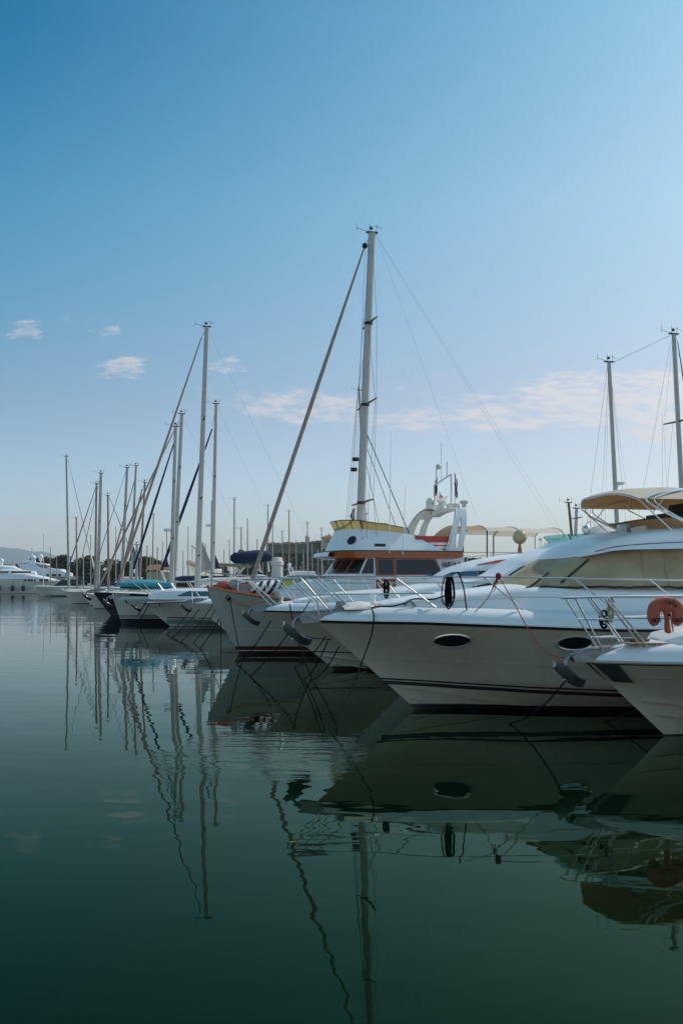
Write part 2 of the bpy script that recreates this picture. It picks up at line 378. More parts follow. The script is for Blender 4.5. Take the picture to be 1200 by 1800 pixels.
class Hull:
    def __init__(s, L, B, sheer, O, kind='v', tm=.55, zc=(.5, .12), keel=-.6, ps=2.3, pc=1.7, stem=1.0, xt=.85, flare=1.25, wb=.84):
        s.__dict__.update(L=L, B=B, sheer=sheer, O=O, kind=kind, tm=tm, zc=zc, keel=keel, ps=ps, pc=pc, stem=stem, xt=xt, flare=flare, wb=wb)
    def zs(s, x): return interp(s.sheer, x)
    def w(s, t, p):
        q = max(0, 1-t/s.tm); a = s.B/2*(1-q**p)
        if t > s.tm: a *= 1-(1-s.xt)*((t-s.tm)/(1-s.tm))**2
        return a
    def xstem(s, z):
        z0 = s.sheer[0][1]; q = 1-z/z0
        return s.O*(q**s.stem if q > 0 else q)
    def pt(s, t, u):
        zsh = s.zs(t*s.L)
        zk = lerp(s.keel*.15, s.keel, min(1, t*3)); ys = s.w(t, s.ps)
        if s.kind == 'v':
            zc = lerp(s.zc[0], s.zc[1], min(1, t/.8)**.8); yc = s.wb*s.w(t, s.pc)*min(1, .25+t*3.2)
            if u < .3: q = u/.3; z = lerp(zk, zc, q); y = yc*q**.9
            else:
                q = (u-.3)/.7; z = lerp(zc, zsh, q); fl = lerp(s.flare, 1.0, min(1, t*1.5)); y = yc+(ys-yc)*q**fl
        else:
            z = lerp(zk, zsh, u); q = u; n = lerp(1.0, .42, min(1, t*2.2)); y = ys*q**n
        x = t*s.L+s.xstem(min(z, zsh))*(1-t)**3
        return (x, -y, z)
    def side(s, x, z):
        def atu(t):
            a, b = 0.0, 1.0
            for _ in range(18):
                m = (a+b)/2
                if s.pt(t, m)[2] < z: a = m
                else: b = m
            return s.pt(t, (a+b)/2)
        a, b = 0.0, 1.0
        for _ in range(18):
            m = (a+b)/2
            if atu(m)[0] < x: a = m
            else: b = m
        return atu((a+b)/2)[1]
    def yd(s, x):  # half beam at the sheer (positive)
        return s.w(max(0, x)/s.L, s.ps)
    def build(s, parent, m, nt=36, nu=16, name='hull'):
        mb = MB(); rows = []
        for i in range(nt+1):
            t = (i/nt)**1.35
            a = [s.pt(t, j/nu) for j in range(nu+1)]
            rows.append([(p[0], -p[1], p[2]) for p in a[::-1]]+a[1:])
        mb.grid(rows); mb.poly(rows[-1])
        return mb.build(name, m, parent, ang=24)
    def deck(s, parent, m, g, inset=.28, camber=.06, nt=30, name='deck', drop=0.0):
        mb = MB(); rows = []
        for i in range(nt+1):
            t = (i/nt)**1.35; x = t*s.L; ys = s.yd(x); z = s.zs(x); gg = interp(g, x)
            k = min(inset, ys*.8)
            sec = [(ys, z), (ys*1-.10*k, z+.45*gg), (ys-.42*k, z+.85*gg), (ys-k, z+gg), (ys-k*1.05, z+gg-drop), ((ys-k)*.6, z+gg-drop+camber*.7), (0, z+gg-drop+camber)]
            rows.append([(x, -a, b) for a, b in sec]+[(x, a, b) for a, b in sec[::-1][1:]])
        mb.grid(rows); mb.poly(rows[-1])
        return mb.build(name, m, parent, ang=50)
    def strip(s, parent, name, m, zf, x0, x1, h, off=.008, n=26, both=True, label=None):
        mb = MB()
        for sg in ((1, -1) if both else (1,)):
            rows = []
            for i in range(n+1):
                x = lerp(x0, x1, i/n); z = zf(x); yl = s.side(x, z-h/2); yu = s.side(x, z+h/2)
                rows.append([(x, sg*(yl+.02), z-h/2), (x, sg*(yl-off), z-h/2), (x, sg*(yu-off), z+h/2), (x, sg*(yu+.02), z+h/2)])
            mb.grid(rows); mb.poly(rows[0]); mb.poly(rows[-1])
        return mb.build(name, m, parent, label=label)
    def porthole(s, parent, x, z, a, b):
        pts = []
        for k in range(28):
            q = 2*math.pi*k/28; xx = x+a*math.cos(q); zz = z+b*math.sin(q)
            # square the ellipse's shoulders a touch
            pts.append((xx, s.side(xx, zz)-.012, zz))
        mb = MB(); c = (x, s.side(x, z)-.012, z)
        inner = [(lerp(c[0], p[0], .55), lerp(c[1], p[1], .55), lerp(c[2], p[2], .55)) for p in pts]
        mb.grid([pts, inner], close=True); mb.poly(inner)
        g = mb.build('porthole', 'glass', parent, label='dark oval porthole with steel rim')
        r = MB(); r.tube(pts, .020, 6, closed=True); r.build('rim', 'steel', g)

class Cabin:
    """superstructure loft: stations (x, half width, z bottom, z top, corner radius)"""
    def __init__(s, st, tum=.12, camber=.05): s.st = st; s.tum = tum; s.cam = camber
    def at(s, x):
        out = []
        for k in range(1, 5): out.append(interp([(q[0], q[k]) for q in s.st], x))
        return out
    def sec(s, x):
        w, z0, z1, r = s.at(x); h = z1-z0; r = min(r, h*.9+1e-4, w*.9)
        wt = w-s.tum*(h-r); pts = [(w, z0), ((w+wt)/2, (z0+z1-r)/2), (wt, z1-r)]
        for k in range(1, 5): a = math.pi/2*k/5; pts.append((wt-r+r*math.cos(a), z1-r+r*math.sin(a)))
        pts.append((wt-r, z1)); pts.append(((wt-r)*.5, z1+s.cam*.7)); pts.append((0, z1+s.cam)); return pts
    def y(s, x, z):
        w, z0, z1, r = s.at(x); h = z1-z0; r = min(r, h*.9+1e-4, w*.9); wt = w-s.tum*(h-r)
        if z <= z1-r: return -(w-s.tum*(z-z0))
        q = min(1, (z-(z1-r))/max(r, 1e-4)); return -(wt-r+r*math.sqrt(max(0, 1-q*q)))
    def build(s, parent, name, m, n=30, ang=40, ends=True, label=None, xs=None):
        x0, x1 = s.st[0][0], s.st[-1][0]; rows = []
        X = sorted(set([round(lerp(x0, x1, i/n), 4) for i in range(n+1)]+[round(q[0], 4) for q in s.st]))
        for x in X:
            p = s.sec(x); rows.append([(x, -a, b) for a, b in p]+[(x, a, b) for a, b in p[::-1][1:]])
        mb = MB(); mb.grid(rows)
        if ends: mb.poly(rows[0]); mb.poly(rows[-1])
        return mb.build(name, m, parent, ang=ang, label=label)
    def window(s, parent, m, pts, name='window', off=.012, both=True, label=None):
        """pts: list of (x, zlow, zhigh)"""
        X = []
        for a, b in zip(pts, pts[1:]):
            k = max(2, int((b[0]-a[0])/.15))
            for i in range(k): X.append(tuple(lerp(a[j], b[j], i/k) for j in range(3)))
        X.append(pts[-1]); mb = MB()
        for sg in ((1, -1) if both else (1,)):
            rows = []
            for x, zl, zh in X:
                c = [(x, sg*(s.y(x, lerp(zl, zh, q/5))-off), lerp(zl, zh, q/5)) for q in range(6)]
                rows.append([(c[0][0], c[0][1]+sg*.03, c[0][2])]+c+[(c[-1][0], c[-1][1]+sg*.03, c[-1][2])])
            mb.grid(rows); mb.poly(rows[0]); mb.poly(rows[-1])
        return mb.build(name, m, parent, label=label, ang=30)
def text_mesh(name, txt, size, parent, loc, rot, m, extrude=.003, shear=0, bold=0, align='CENTER'):
    cu = bpy.data.curves.new(name, 'FONT'); cu.body = txt; cu.size = size; cu.extrude = extrude; cu.shear = shear
    cu.offset = bold; cu.align_x = align; cu.align_y = 'CENTER'
    o = bpy.data.objects.new('tmp', cu); sc.collection.objects.link(o)
    dg = bpy.context.evaluated_depsgraph_get(); me = bpy.data.meshes.new_from_object(o.evaluated_get(dg))
    bpy.data.objects.remove(o); me.materials.clear(); me.materials.append(M[m])
    r = bpy.data.objects.new(name, me); sc.collection.objects.link(r); r.parent = parent; r.location = loc; r.rotation_euler = rot
    return r
def tube_part(name, m, parent, pts, r, n=8, closed=False, label=None):
    mb = MB(); mb.tube(pts, r, n, closed=closed); return mb.build(name, m, parent, label=label)
def cleat(parent, x, y, z):
    mb = MB(); mb.tube([(x-.13, y, z+.07), (x-.05, y, z+.085), (x+.05, y, z+.085), (x+.13, y, z+.07)], .014, 6)
    mb.box((x-.04, y, z+.04), (.03, .04, .085)); mb.box((x+.04, y, z+.04), (.03, .04, .085)); mb.box((x, y, z+.006), (.16, .06, .012))
    return mb.build('cleat', 'steel', parent)
def anchor(parent, x, z, s=1.0, y=0.0, ang=0.0):
    """plough anchor hanging in its roller ahead of the stem, with its bow plate"""
    pl = MB()
    for sg in (-1, 1):
        pl.slab([(x-.30*s, y+sg*.09*s, z+.02*s), (x-.22*s, y+sg*.09*s, z+.10*s), (x+.75*s, y+sg*.09*s, z+.19*s), (x+.75*s, y+sg*.09*s, z+.12*s), (x+.10*s, y+sg*.09*s, z-.06*s), (x-.22*s, y+sg*.09*s, z-.08*s)], .012)
    pl.box((x+.25*s, y, z+.07*s), (1.0*s, .17*s, .015), ry=-.08)
    pl.lathe([(.055*s, -.085*s), (.035*s, 0), (.055*s, .085*s)], (x-.22*s, y, z+.03*s), 14, axis='y')
    pl.build('anchor_roller', 'iron', parent)
    a = MB(); a.tube(smooth_pts([(x+.55*s, y, z+.17*s), (x+.0*s, y, z+.13*s), (x-.32*s, y, z+.02*s), (x-.40*s, y, z-.20*s), (x-.38*s, y, z-.38*s)], 5), [.042*s]*20+[.055*s], 8)
    sh = a.build('anchor', 'iron', parent)
    f = MB()
    for sg in (-1, 1):
        rows = []; low = []
        for i in range(11):
            t = i/10; rx = x+(-.60+.52*t)*s; rz = z+(-.16-.34*math.sin(t*1.75))*s; w = .29*s*math.sin(math.pi*min(.96, t*.86+.10))**.75
            rows.append([(rx+.06*s*(j/5)-.02*s, y+sg*w*j/5, rz+.13*s*(j/5)**1.8+.02*s*math.sin(t*3)) for j in range(6)])
            low.append([(p[0]+.012*s, p[1], p[2]-.022*s) for p in rows[-1]])
        f.grid(rows); f.grid(low); f.grid([[r[-1] for r in rows], [r[-1] for r in low]]); f.grid([rows[0], low[0]]); f.grid([rows[-1], low[-1]])
    f.build('fluke', 'iron', sh, ang=40)
def bow_rail(parent, hull, zt, zb, front, posts, mids=(), x_end=8, r=.0135, ins=.10, m='steel', fz=None, fy=.28, n=20):
    """top rail round the bow (both sides), leaning stanchions, middle rails. zt(x) rail height; zb(x) deck height"""
    def yy(x): return max(fy*(.55+.45*min(1, (x-front)/.6)), hull.yd(max(0, x))-ins) if x > front else fy*.5
    def path(zf, xf, xe, k=n):
        a = []
        for i in range(k+1):
            x = lerp(xe, xf, i/k); a.append((x, -yy(x), zf(x)))
        f = [(xf-.06, -fy*.35, zf(xf)-.0), (xf-.07, 0, zf(xf)), (xf-.06, fy*.35, zf(xf))]
        return a+f+[(x, -y, z) for x, y, z in a[::-1]]
    tube_part('top_rail', m, parent, path(zt, front, x_end), r, 8)
    for xf, xe, dz in mids:
        for sg in (-1, 1):
            p = [(lerp(xf, xe, i/8), sg*yy(lerp(xf, xe, i/8)), lerp(zb(lerp(xf, xe, i/8)), zt(lerp(xf, xe, i/8)), dz)) for i in range(9)]
            tube_part('middle_rail', m, parent, p, r*.8, 8)
    for xt_, xb in posts:
        for sg in (-1, 1):
            tube_part('stanchion', m, parent, [(xt_, sg*yy(xt_), zt(xt_)), (xb, sg*max(.08, hull.yd(xb)-ins-.04), zb(xb))], r*.95, 8)
    return yy

# ------------------------------------------------------------------ water
def make_water():
    mb = MB(); ys = [-40, 0, 10, 20, 40, 80, 160, 320, 640, 1500, 4000, 12700]
    mb.grid([[(-k*max(60, min(6900, y*1.2)), y, 0) for k in (1, .5, 0, -.5, -1)] for y in ys])
    o = mb.build('water', 'water', smooth=False); tag(o, 'calm teal harbour water with wavering reflections of hulls and masts', 'water', kind='structure')
make_water()
YAW = .20

# ------------------------------------------------------------------ the near bow at the right edge
def near_bow():
    fr = Frame(1030, 16.9, YAW); L = fr.L
    e = empty('motor_yacht', fr.loc, 'near white motor yacht bow cut by right edge with horseshoe lifebuoy on rail', 'yacht', 'motor yachts moored bow out', YAW)
    tipz = L(1030, 1162)[2]
    sh = [(0, tipz), (.6, tipz), (3, tipz+.02), (12, tipz-.1)]
    H = Hull(11.5, 3.9, sh, 1.45, tm=.5, zc=(.62, .15), ps=2.2, pc=1.7)
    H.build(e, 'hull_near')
    band = [(0, .02), (.15, .10), (.6, .24), (1.5, .31), (12, .30)]
    H.deck(e, 'gel', band, inset=.34)
    H.strip(e, 'rub_rail', 'gel_grey', lambda x: H.zs(x)+.005, .02, 11, .035, .022)
    H.strip(e, 'rub_line', 'rubber', lambda x: H.zs(x)-.045, .06, 11, .02, .012)
    H.strip(e, 'knuckle', 'hull_near', lambda x: H.zs(x)-.27-.01*x, .5, 11, .02, .014)
    H.strip(e, 'spray_rail', 'hull_near', lambda x: .62-.10*(x-1.0), 1.0, 5.5, .03, .05)
    H.strip(e, 'spray_rail', 'hull_near', lambda x: .36-.12*(x-1.35), 1.3, 3.6, .025, .05)
    # fore deck pad, hatch, windlass, chain
    zd = lambda x: H.zs(x)+interp(band, x)
    pad = Cabin([(1.25, .30, zd(1.3), zd(1.3)+.04, .03), (1.5, .62, zd(1.5), zd(1.5)+.14, .08), (2.6, 1.15, zd(2)-.02, zd(2)+.27, .12), (5, 1.35, zd(3)-.02, zd(3)+.42, .14), (9.5, 1.4, zd(3), zd(3)+.55, .16)], tum=.35)
    pad.build(e, 'sun_pad', 'gel')
    ck = Cabin([(5.2, 1.3, zd(3), 2.3, .1), (7.6, 1.3, zd(3), 3.1, .2), (11, 1.25, zd(3), 3.1, .2)]); ck.build(e, 'deckhouse', 'gel')
    ck.window(e, 'glass', [(5.8, 2.15, 2.3), (7.6, 2.15, 2.8), (10.5, 2.15, 2.8)])
    b = MB(); b.box((.95, 0, zd(1)+.05), (.26, .30, .09)); b.lathe([(.07, 0), (.05, .08), (.08, .15)], (.92, -.03, zd(1)+.05), 16)
    b.build('windlass', 'bronze', e)
    b = MB()
    for i in range(26):
        x = .05+i*.032
        b.tube([(x-.02, .0, zd(x)+.06), (x, .012*(-1)**i, zd(x)+.075), (x+.02, 0, zd(x)+.06)], .010, 5)
    b.build('chain', 'iron', e)
    b = MB()
    for i in range(7): b.box((.95+.0*i, -.32+.05*i-.1, zd(1)+.035), (.75, .042, .014))
    b.build('teak_pad', 'teak', e)
    cleat(e, 2.05, -(H.yd(2)-.32), zd(2)); cleat(e, 2.05, (H.yd(2)-.32), zd(2))
    b = MB(); b.slab([L(1148, 1160, -1.35), L(1178, 1158, -1.5), L(1178, 1160, -1.5), L(1148, 1162, -1.35)], .03); 
    anchor(e, .0, H.zs(0)+.06, .98)
    b = MB(); b.slab([(.06, -.17, H.zs(0)-.04), (.42, -.30, H.zs(0)-.04), (.72, -.30, H.zs(0)-.36), (.42, -.17, H.zs(0)-.34)], .03); b.slab([(.06, .14, H.zs(0)-.04), (.42, .27, H.zs(0)-.04), (.72, .27, H.zs(0)-.36), (.42, .14, H.zs(0)-.34)], .03)
    b.build('chafe_plate', 'rubber', e)
    # rails
    zt = lambda x: interp([(-.4, L(992, 1051)[2]), (.3, L(992, 1051)[2]+.02), (6, L(992, 1051)[2]+.04), (12, 2.4)], x)
    yf = bow_rail(e, H, zt, zd, -.36, [(-.30, .28), (.16, .82), (.22, .90), (2.6, 3.3), (4.6, 5.1)], x_end=8, r=.0165, ins=.16, fy=.34)
    for sg in (-1, 1):
        for zz, xa, xb in ((.60, -.12, .50), (.27, .08, .68)):
            z0 = lerp(zd(.3), zt(0), zz)
            p = [(lerp(xa, xb, i/6), sg*lerp(.13, yf(xb*1.0), i/6), z0) for i in range(7)]
            tube_part('middle_rail', 'steel', e, p, .013)
        z1 = lerp(zd(2), zt(2), .53)
        p = [(lerp(.50, 8, i/10), sg*(yf(lerp(.5, 8, i/10))-.02), z1) for i in range(11)]
        tube_part('middle_rail', 'steel', e, p, .012)
    # coiled tan and red line hanging on the rail
    w = lambda p: (fr.X0+p[0]*fr.c-p[1]*fr.s, fr.d+p[0]*fr.s+p[1]*fr.c, p[2])
    return fr, H, zt, yf, zd, w
B1 = near_bow()

def lifebuoy():
    fr, H, zt, yf, zd, w = B1
    y0 = -1.2
    for _ in range(8): x0 = fr.X(1169, y0); y0 = -yf(x0)-.075
    top = fr.Z(1169, 1049, y0); zc = top-.235
    wp = w((x0, y0, zc)); e = empty('lifebuoy', wp, 'faded orange horseshoe lifebuoy hanging on the near bow rail', 'lifebuoy', rz=YAW); e.scale = (1.06, 1, 1.18)
    # horseshoe: open end down
    path = []
    for k in range(25):
        a = math.radians(-62+(304)*k/24); rx, rz = .205, .165
        path.append((rx*math.cos(math.pi-a+math.pi) if 0 else rx*math.cos(a), 0, rz*math.sin(a)*1.0))
    path = [(-.17, 0, -.20), (-.205, 0, -.10)] + [(.205*math.cos(math.radians(180-180*k/16)), 0, .10*1.0*math.sin(math.radians(180*k/16))+.0) for k in range(17)] + [(.205, 0, -.10), (.17, 0, -.20)]
    mb = MB(); rows = []
    P = [Vector(p) for p in smooth_pts(path, 2)]
    for i, p in enumerate(P):
        d = (P[min(i+1, len(P)-1)]-P[max(i-1, 0)]).normalized(); n = Vector((-d.z, 0, d.x)); sc_ = 1.0
        if i in (0, len(P)-1): sc_ = .45
        if i in (1, len(P)-2): sc_ = .82
        row = []
        for k in range(16):
            a = 2*math.pi*k/16; ca, sa = math.cos(a), math.sin(a)
            ca = math.copysign(abs(ca)**.55, ca); sa = math.copysign(abs(sa)**.55, sa)
            q = p+n*(.098*sc_*ca)+Vector((0, .055*sc_*sa, 0)); row.append(tuple(q))
        rows.append(row)
    mb.grid(rows, close=True); mb.poly(rows[0]); mb.poly(rows[-1])
    mb.build('buoy_body', 'buoy', e, ang=60)
    for x in (-.19, .19): text_mesh('lettering', 'NICE', .072, e, (x, -.060, -.13), (math.radians(90), 0, 0), 'ink', .002, bold=.003)
    for i, ch in enumerate('Alpha'):
        a = math.radians(112-22*i+8); text_mesh('lettering', ch, .085, e, (.13*math.cos(a)*1.35, -.060, .115*math.sin(a)+.015), (math.radians(90), a*-1+math.pi/2 if 0 else (math.pi/2-a), 0), 'red' if i == 0 else 'ink', .002, bold=.003)
    f = MB(); rows = []
    for i in range(9):
        t = i/8; rows.append([(lerp(-.10, -.01, t)+.02*math.sin(t*5), -.02-.02*math.sin(t*3), lerp(.05, -.30, t)), (lerp(-.03, .03, t), -.07-.02*math.sin(t*6), lerp(.075, -.32, t)), (lerp(.03, .085, t)+.01*math.sin(t*7), -.02, lerp(.075, -.30, t))])
    f.grid(rows); f.build('strap', 'orange', e)
    f = MB(); f.grid([[(lerp(.025, .10, i/6), -.035, lerp(.07, -.30, i/6)), (lerp(.045, .125, i/6), -.03, lerp(.07, -.28, i/6))] for i in range(7)]); f.build('strap', 'orange', e, label='lighter orange edge strap')
    k = MB(); k.ball((.015, -.085, -.055), .022, 10); k.build('tie', 'rope_black', e)
lifebuoy()

# ------------------------------------------------------------------ the big white cruiser in the middle
def big_cruiser():
    fr = Frame(552, 20.4, YAW); L = fr.L
    e = empty('motor_yacht', fr.loc, 'large white motor yacht with two oval portholes, black stripes and beige windshield canvas', 'yacht', 'motor yachts moored bow out', YAW)
    tip = L(552, 1090)[2]
    def hz(px, py, y): return L(px, py, y)[2]
    sheer = [(0, tip), (.6, tip-.01)]+[(fr.X(p, -1.9), hz(p, q, -1.9)) for p, q in ((760, 1096), (900, 1100), (1050, 1105))]
    sheer.append((15.5, sheer[-1][1]-.10))
    Ox = fr.X(732, -.1)
    H = Hull(15, 4.5, sheer, Ox, tm=.52, zc=(.86, .20), keel=-.8, ps=2.5, pc=1.75, stem=.97, flare=1.25, wb=.86)
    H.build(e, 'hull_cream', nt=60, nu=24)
    band = [(0, .01), (.12, .08), (.5, .19), (1.2, .27), (3, .31), (16, .34)]
    H.deck(e, 'gel', band, inset=.42, nt=50)
    zd = lambda x: H.zs(x)+interp(band, x)
    H.strip(e, 'rub_rail', 'gel', lambda x: H.zs(x)+.018, .01, 14.8, .03, .028, 50)
    H.strip(e, 'rub_line', 'rubber', lambda x: H.zs(x)-.028, .03, 14.8, .05, .018, 50)
    H.strip(e, 'knuckle', 'hull_cream', lambda x: interp([(.9, 1.10), (6.5, .93), (14, .80)], x), .95, 14, .022, .012, 40)
    s1 = interp
    st = [(1.3, .66), (3, .57), (6.2, .47), (14.5, .36)]
    H.strip(e, 'stripe', 'ink', lambda x: interp(st, x), 1.33, 14.5, .034, .012, 60)
    H.strip(e, 'stripe', 'ink', lambda x: interp(st, x)-.065-.006*min(x, 6), 1.42, 14.5, .075, .012, 60)
    H.strip(e, 'spray_rail', 'hull_cream', lambda x: interp([(1.3, .56), (2.2, .44), (3.2, .27), (4.4, .08)], x), 1.75, 4.4, .05, .035, 30)
    H.strip(e, 'spray_rail', 'hull_cream', lambda x: interp([(1.6, .34), (3, .03)], x), 2.05, 2.9, .035, .03)
    H.porthole(e, fr.X(813, -1.75), hz(813, 1130, -1.75), .335, .135)
    H.porthole(e, fr.X(1012, -1.95), hz(1012, 1131, -1.95), .335, .135)
    # low coachroof swelling out of the fore deck
    def P(px, py, y): q = L(px, py, y); return q[0], q[2]
    pts = [P(648, 1069, -.4), P(700, 1059, -.9), P(780, 1047, -1.1), P(870, 1038, -1.2), P(925, 1031, -1.3), P(1060, 1029, -1.4), P(1200, 1032, -1.4)]
    ws = [.15, .55, .95, 1.22, 1.36, 1.50, 1.55]
    stn = [(x, w_, zd(x)-.03, z, .22) for (x, z), w_ in zip(pts, ws)]
    stn[0] = (stn[0][0], .12, zd(stn[0][0])-.01, zd(stn[0][0])+.02, .01); stn.append((14.2, 1.6, zd(10)-.03, stn[-1][3], .2))
    cr_ = Cabin(stn, tum=.25, camber=.05); cr_.build(e, 'coachroof', 'gel', n=50)
    # ledge line along the coachroof
    mb = MB()
    for sg in (-1, 1):
        p = []
        for i in range(30):
            x = lerp(pts[2][0], 13.5, i/29); z = lerp(zd(x), cr_.at(x)[2], .55); p.append((x, sg*(cr_.y(x, z)-.004), z))
        mb.tube(p, .010, 5)
    mb.build('coaming_line', 'gel_grey', e)
    # canvas over windshield and side windows
    wz = cr_.at(6)[2]
    top = [P(922, 1033, -.9), P(955, 1006, -.75), P(985, 984, -.6), P(1030, 966, -.6), P(1100, 958, -.6), P(1200, 956, -.6)]
    cst = [(top[0][0]-.02, 1.15, wz-.06, wz-.03, .02)]+[(x, w_, wz-.06, z, .30) for (x, z), w_ in zip(top[1:], (1.22, 1.34, 1.43, 1.48, 1.5))]+[(13.6, 1.5, wz-.06, top[-1][1], .3)]
    cv = Cabin(cst, tum=.42, camber=.04); cv.build(e, 'windshield_canvas', 'canvas_beige', n=40)
    for (a, b), (c, d_) in (((930, 1027), (975, 988)), ((990, 1024), (1040, 983))):
        p = []
        for i in range(8):
            x, z = P(lerp(a, c, i/7), lerp(b, d_, i/7), -1.35); z = min(z, cv.at(x)[2]-.01); p.append((x, cv.y(x, z)-.02, z))
        tube_part('wiper', 'rubber', e, p, .022, 6)
    for xx in (6.6, 7.1, 8.1, 9.2):
        p = [(xx+.012*math.sin(i*1.3)+.03*i/9, cv.y(xx, lerp(wz, cv.at(xx)[2]-.05, i/9))-.006, lerp(wz, cv.at(xx)[2]-.05, i/9)) for i in range(10)]
        tube_part('canvas_seam', 'canvas_beige', e, p, .011, 5)
    mb = MB(); n_ = 60; rows = []
    for i in range(n_+1):
        x = lerp(top[0][0]+.2, 13.4, i/n_); z = wz-.02+.018*math.sin(i*1.7)*math.sin(i*.9)
        rows.append([(x, cv.y(x, wz)-.03, z-.03), (x, cv.y(x, wz)-.035, z+.012)])
    mb.grid(rows); mb.build('canvas_hem', 'rubber', e)
    # roof above
    rt = [P(978, 985, -.4), P(1000, 973, -.6), P(1024, 963, -.9), P(1060, 950, -1.1), P(1090, 942, -1.1), P(1140, 934, -1.1), P(1200, 928, -1.1)]
    rb = [P(978, 987, -.6)[1], P(1000, 979, -1.2)[1], P(1020, 975, -1.5)[1], P(1060, 968, -1.5)[1], P(1090, 966, -1.5)[1], P(1140, 965, -1.5)[1], P(1200, 964, -1.5)[1]]
    rst = [(x, w_, min(b, z-.02), z, rr) for (x, z), b, w_, rr in zip(rt, rb, (.55, 1.05, 1.34, 1.50, 1.56, 1.58, 1.6), (.01, .04, .08, .14, .2, .22, .25))]
    rst.append((13.9, 1.6, rb[-1], rt[-1][1]+.02, .25))
    rf = Cabin(rst, tum=.8, camber=.10); rf.build(e, 'roof', 'gel', n=40)
    mb = MB()
    for sg in (-1, 1):
        p = []
        for i in range(30):
            x = lerp(rst[0][0]+.15, 13.8, i/29); z = lerp(rf.at(x)[1], rf.at(x)[2], .32); p.append((x, sg*(rf.y(x, z)-.010), z))
        mb.tube(p, .008, 5)
    mb.build('gutter', 'rubber', e)
    zr = lambda px, py, y: P(px, py, y)
    # flybridge screen with beige cover
    a = [P(1104, 916, -1.0), P(1130, 912, -1.0), P(1200, 904, -1.0)]
    x0, zt0 = a[0]
    mb = MB(); rows = []
    for i in range(25):
        q = math.pi*i/24; cx = fr.X(1180, 0)
        rows.append([(cx-1.0*math.sin(q)*(1 if True else 0)-.0, -1.22*math.cos(q), rf.at(min(13, cx))[2]-.05), (cx-1.34*math.sin(q), -1.40*math.cos(q), zt0+.10*abs(math.cos(q)))])
    rows = [[(fr.X(1180)+4, -1.22, 3.5), (fr.X(1180)+4, -1.40, zt0+.15)]]+rows+[[(fr.X(1180)+4, 1.22, 3.5), (fr.X(1180)+4, 1.40, zt0+.15)]]
    mb.grid(rows); s_ = mb.build('flybridge_screen', 'canvas_tan', e, ang=60)
    tube_part('screen_frame', 'rubber', s_, [r[1] for r in rows], .012, 6)
    mb = MB()
    bx = fr.X(1150, 0); mb.box((bx+.9, .1, rf.at(bx)[2]+.20), (1.2, 1.7, .40)); mb.box((bx+.5, -.4, rf.at(bx)[2]+.38), (.5, .6, .22), ry=.3)
    mb.build('console', 'rubber', e)
    # horn box, search lamp
    hx, hz_ = P(1118, 938, -.9)
    mb = MB(); mb.box((hx, -.9, hz_+.06), (.34, .22, .16), ry=-.15); o = mb.build('horn_box', 'canvas_cream', e)
    mb = MB(); mb.box((hx-.172, -.9, hz_+.085), (.02, .16, .11), ry=-.15); mb.build('lens', 'bronze', o)
    sx, sz = P(1098, 940, -.4)
    mb = MB(); mb.lathe([(.02, -.16), (.10, -.13), (.115, .02), (.10, .10), (.03, .16)], (sx, -.35, sz+.13), 16, axis='x'); mb.tube([(sx, -.35, sz-.08), (sx, -.35, sz+.05)], .03)
    mb.tube([(sx-.38, -.35, sz-.02), (sx-.05, -.35, sz+.10)], .035)
    mb.build('search_lamp', 'gel_grey', e)
    hx, hz_ = P(1079, 950, -.4)
    mb = MB(); mb.ball((hx, -.5, hz_+.05), .06); mb.ball((hx-.08, -.5, hz_+.05), .05); mb.build('horn', 'steel', e)
    # rails
    topz = lambda x: interp([(-.55, L(510, 1013)[2]), (.5, hz(560, 1013, -.7)), (fr.X(861, -1.8), hz(861, 1014, -1.8)), (fr.X(1200, -2.), hz(1200, 1020, -2.)), (14, 2.7)], x)
    def post(tp, bp, yb): return (fr.X(tp, yb), fr.X(bp, yb))
    posts = [(fr.X(535, -.35), fr.X(592, -.55)), (fr.X(559, -.6), fr.X(632, -.85)), (fr.X(707, -1.4), fr.X(780, -1.6)), (fr.X(861, -1.8), fr.X(929, -1.9)), (fr.X(1011, -1.95), fr.X(1090, -2)), (fr.X(1140, -2), fr.X(1215, -2))]
    yf = bow_rail(e, H, topz, zd, L(512, 1013)[0], posts, x_end=13, r=.0165, ins=.20, fy=.42, n=30)
    for sg in (-1, 1):     # middle rail and the inner loop that drops to the deck at the pulpit
        x0_, x1_ = fr.X(548, -.3), fr.X(775, -1.5); zm = hz(548, 1046, -.3)
        p = [(lerp(x0_, x1_, i/12), sg*(yf(lerp(x0_, x1_, i/12))-.02), zm+.04*i/12) for i in range(13)]
        tube_part('middle_rail', 'steel', e, p, .013)
        z0 = topz(0)
        p = smooth_pts([(fr.X(545, -.3)+.3, sg*.36, z0-.02), (fr.X(528, 0), sg*.30, z0-.03), (fr.X(519, 0), sg*.27, z0-.12), (fr.X(534, 0), sg*.22, L(534, 1040)[2]), (fr.X(551, 0), sg*.20, L(551, 1055)[2]), (fr.X(556, 0), sg*.16, L(556, 1062)[2]), (fr.X(558, 0), sg*.14, zd(.2))], 4)
        tube_part('pulpit_loop', 'steel', e, p, .014)
    anchor(e, -.02, tip+.02, 1.05)
    mb = MB(); mb.lathe([(.09, -.09), (.03, -.02), (.03, .02), (.09, .09)], (.55, 0, zd(.5)+.12), 16, axis='y'); mb.box((.62, 0, zd(.5)+.05), (.34, .2, .10)); mb.build('windlass', 'iron', e)
    mb = MB(); mb.grid([[(.55+.9*i/8, .42*math.sin(math.pi*j/8-math.pi/2), zd(.8)+.01+.16*math.sin(math.pi*min(1, (i+1)/9))*math.cos(math.pi*j/8-math.pi/2)) for j in range(9)] for i in range(9)])
    mb.build('locker_hatch', 'gel_warm', e)
    vx = fr.X(659, -.2)
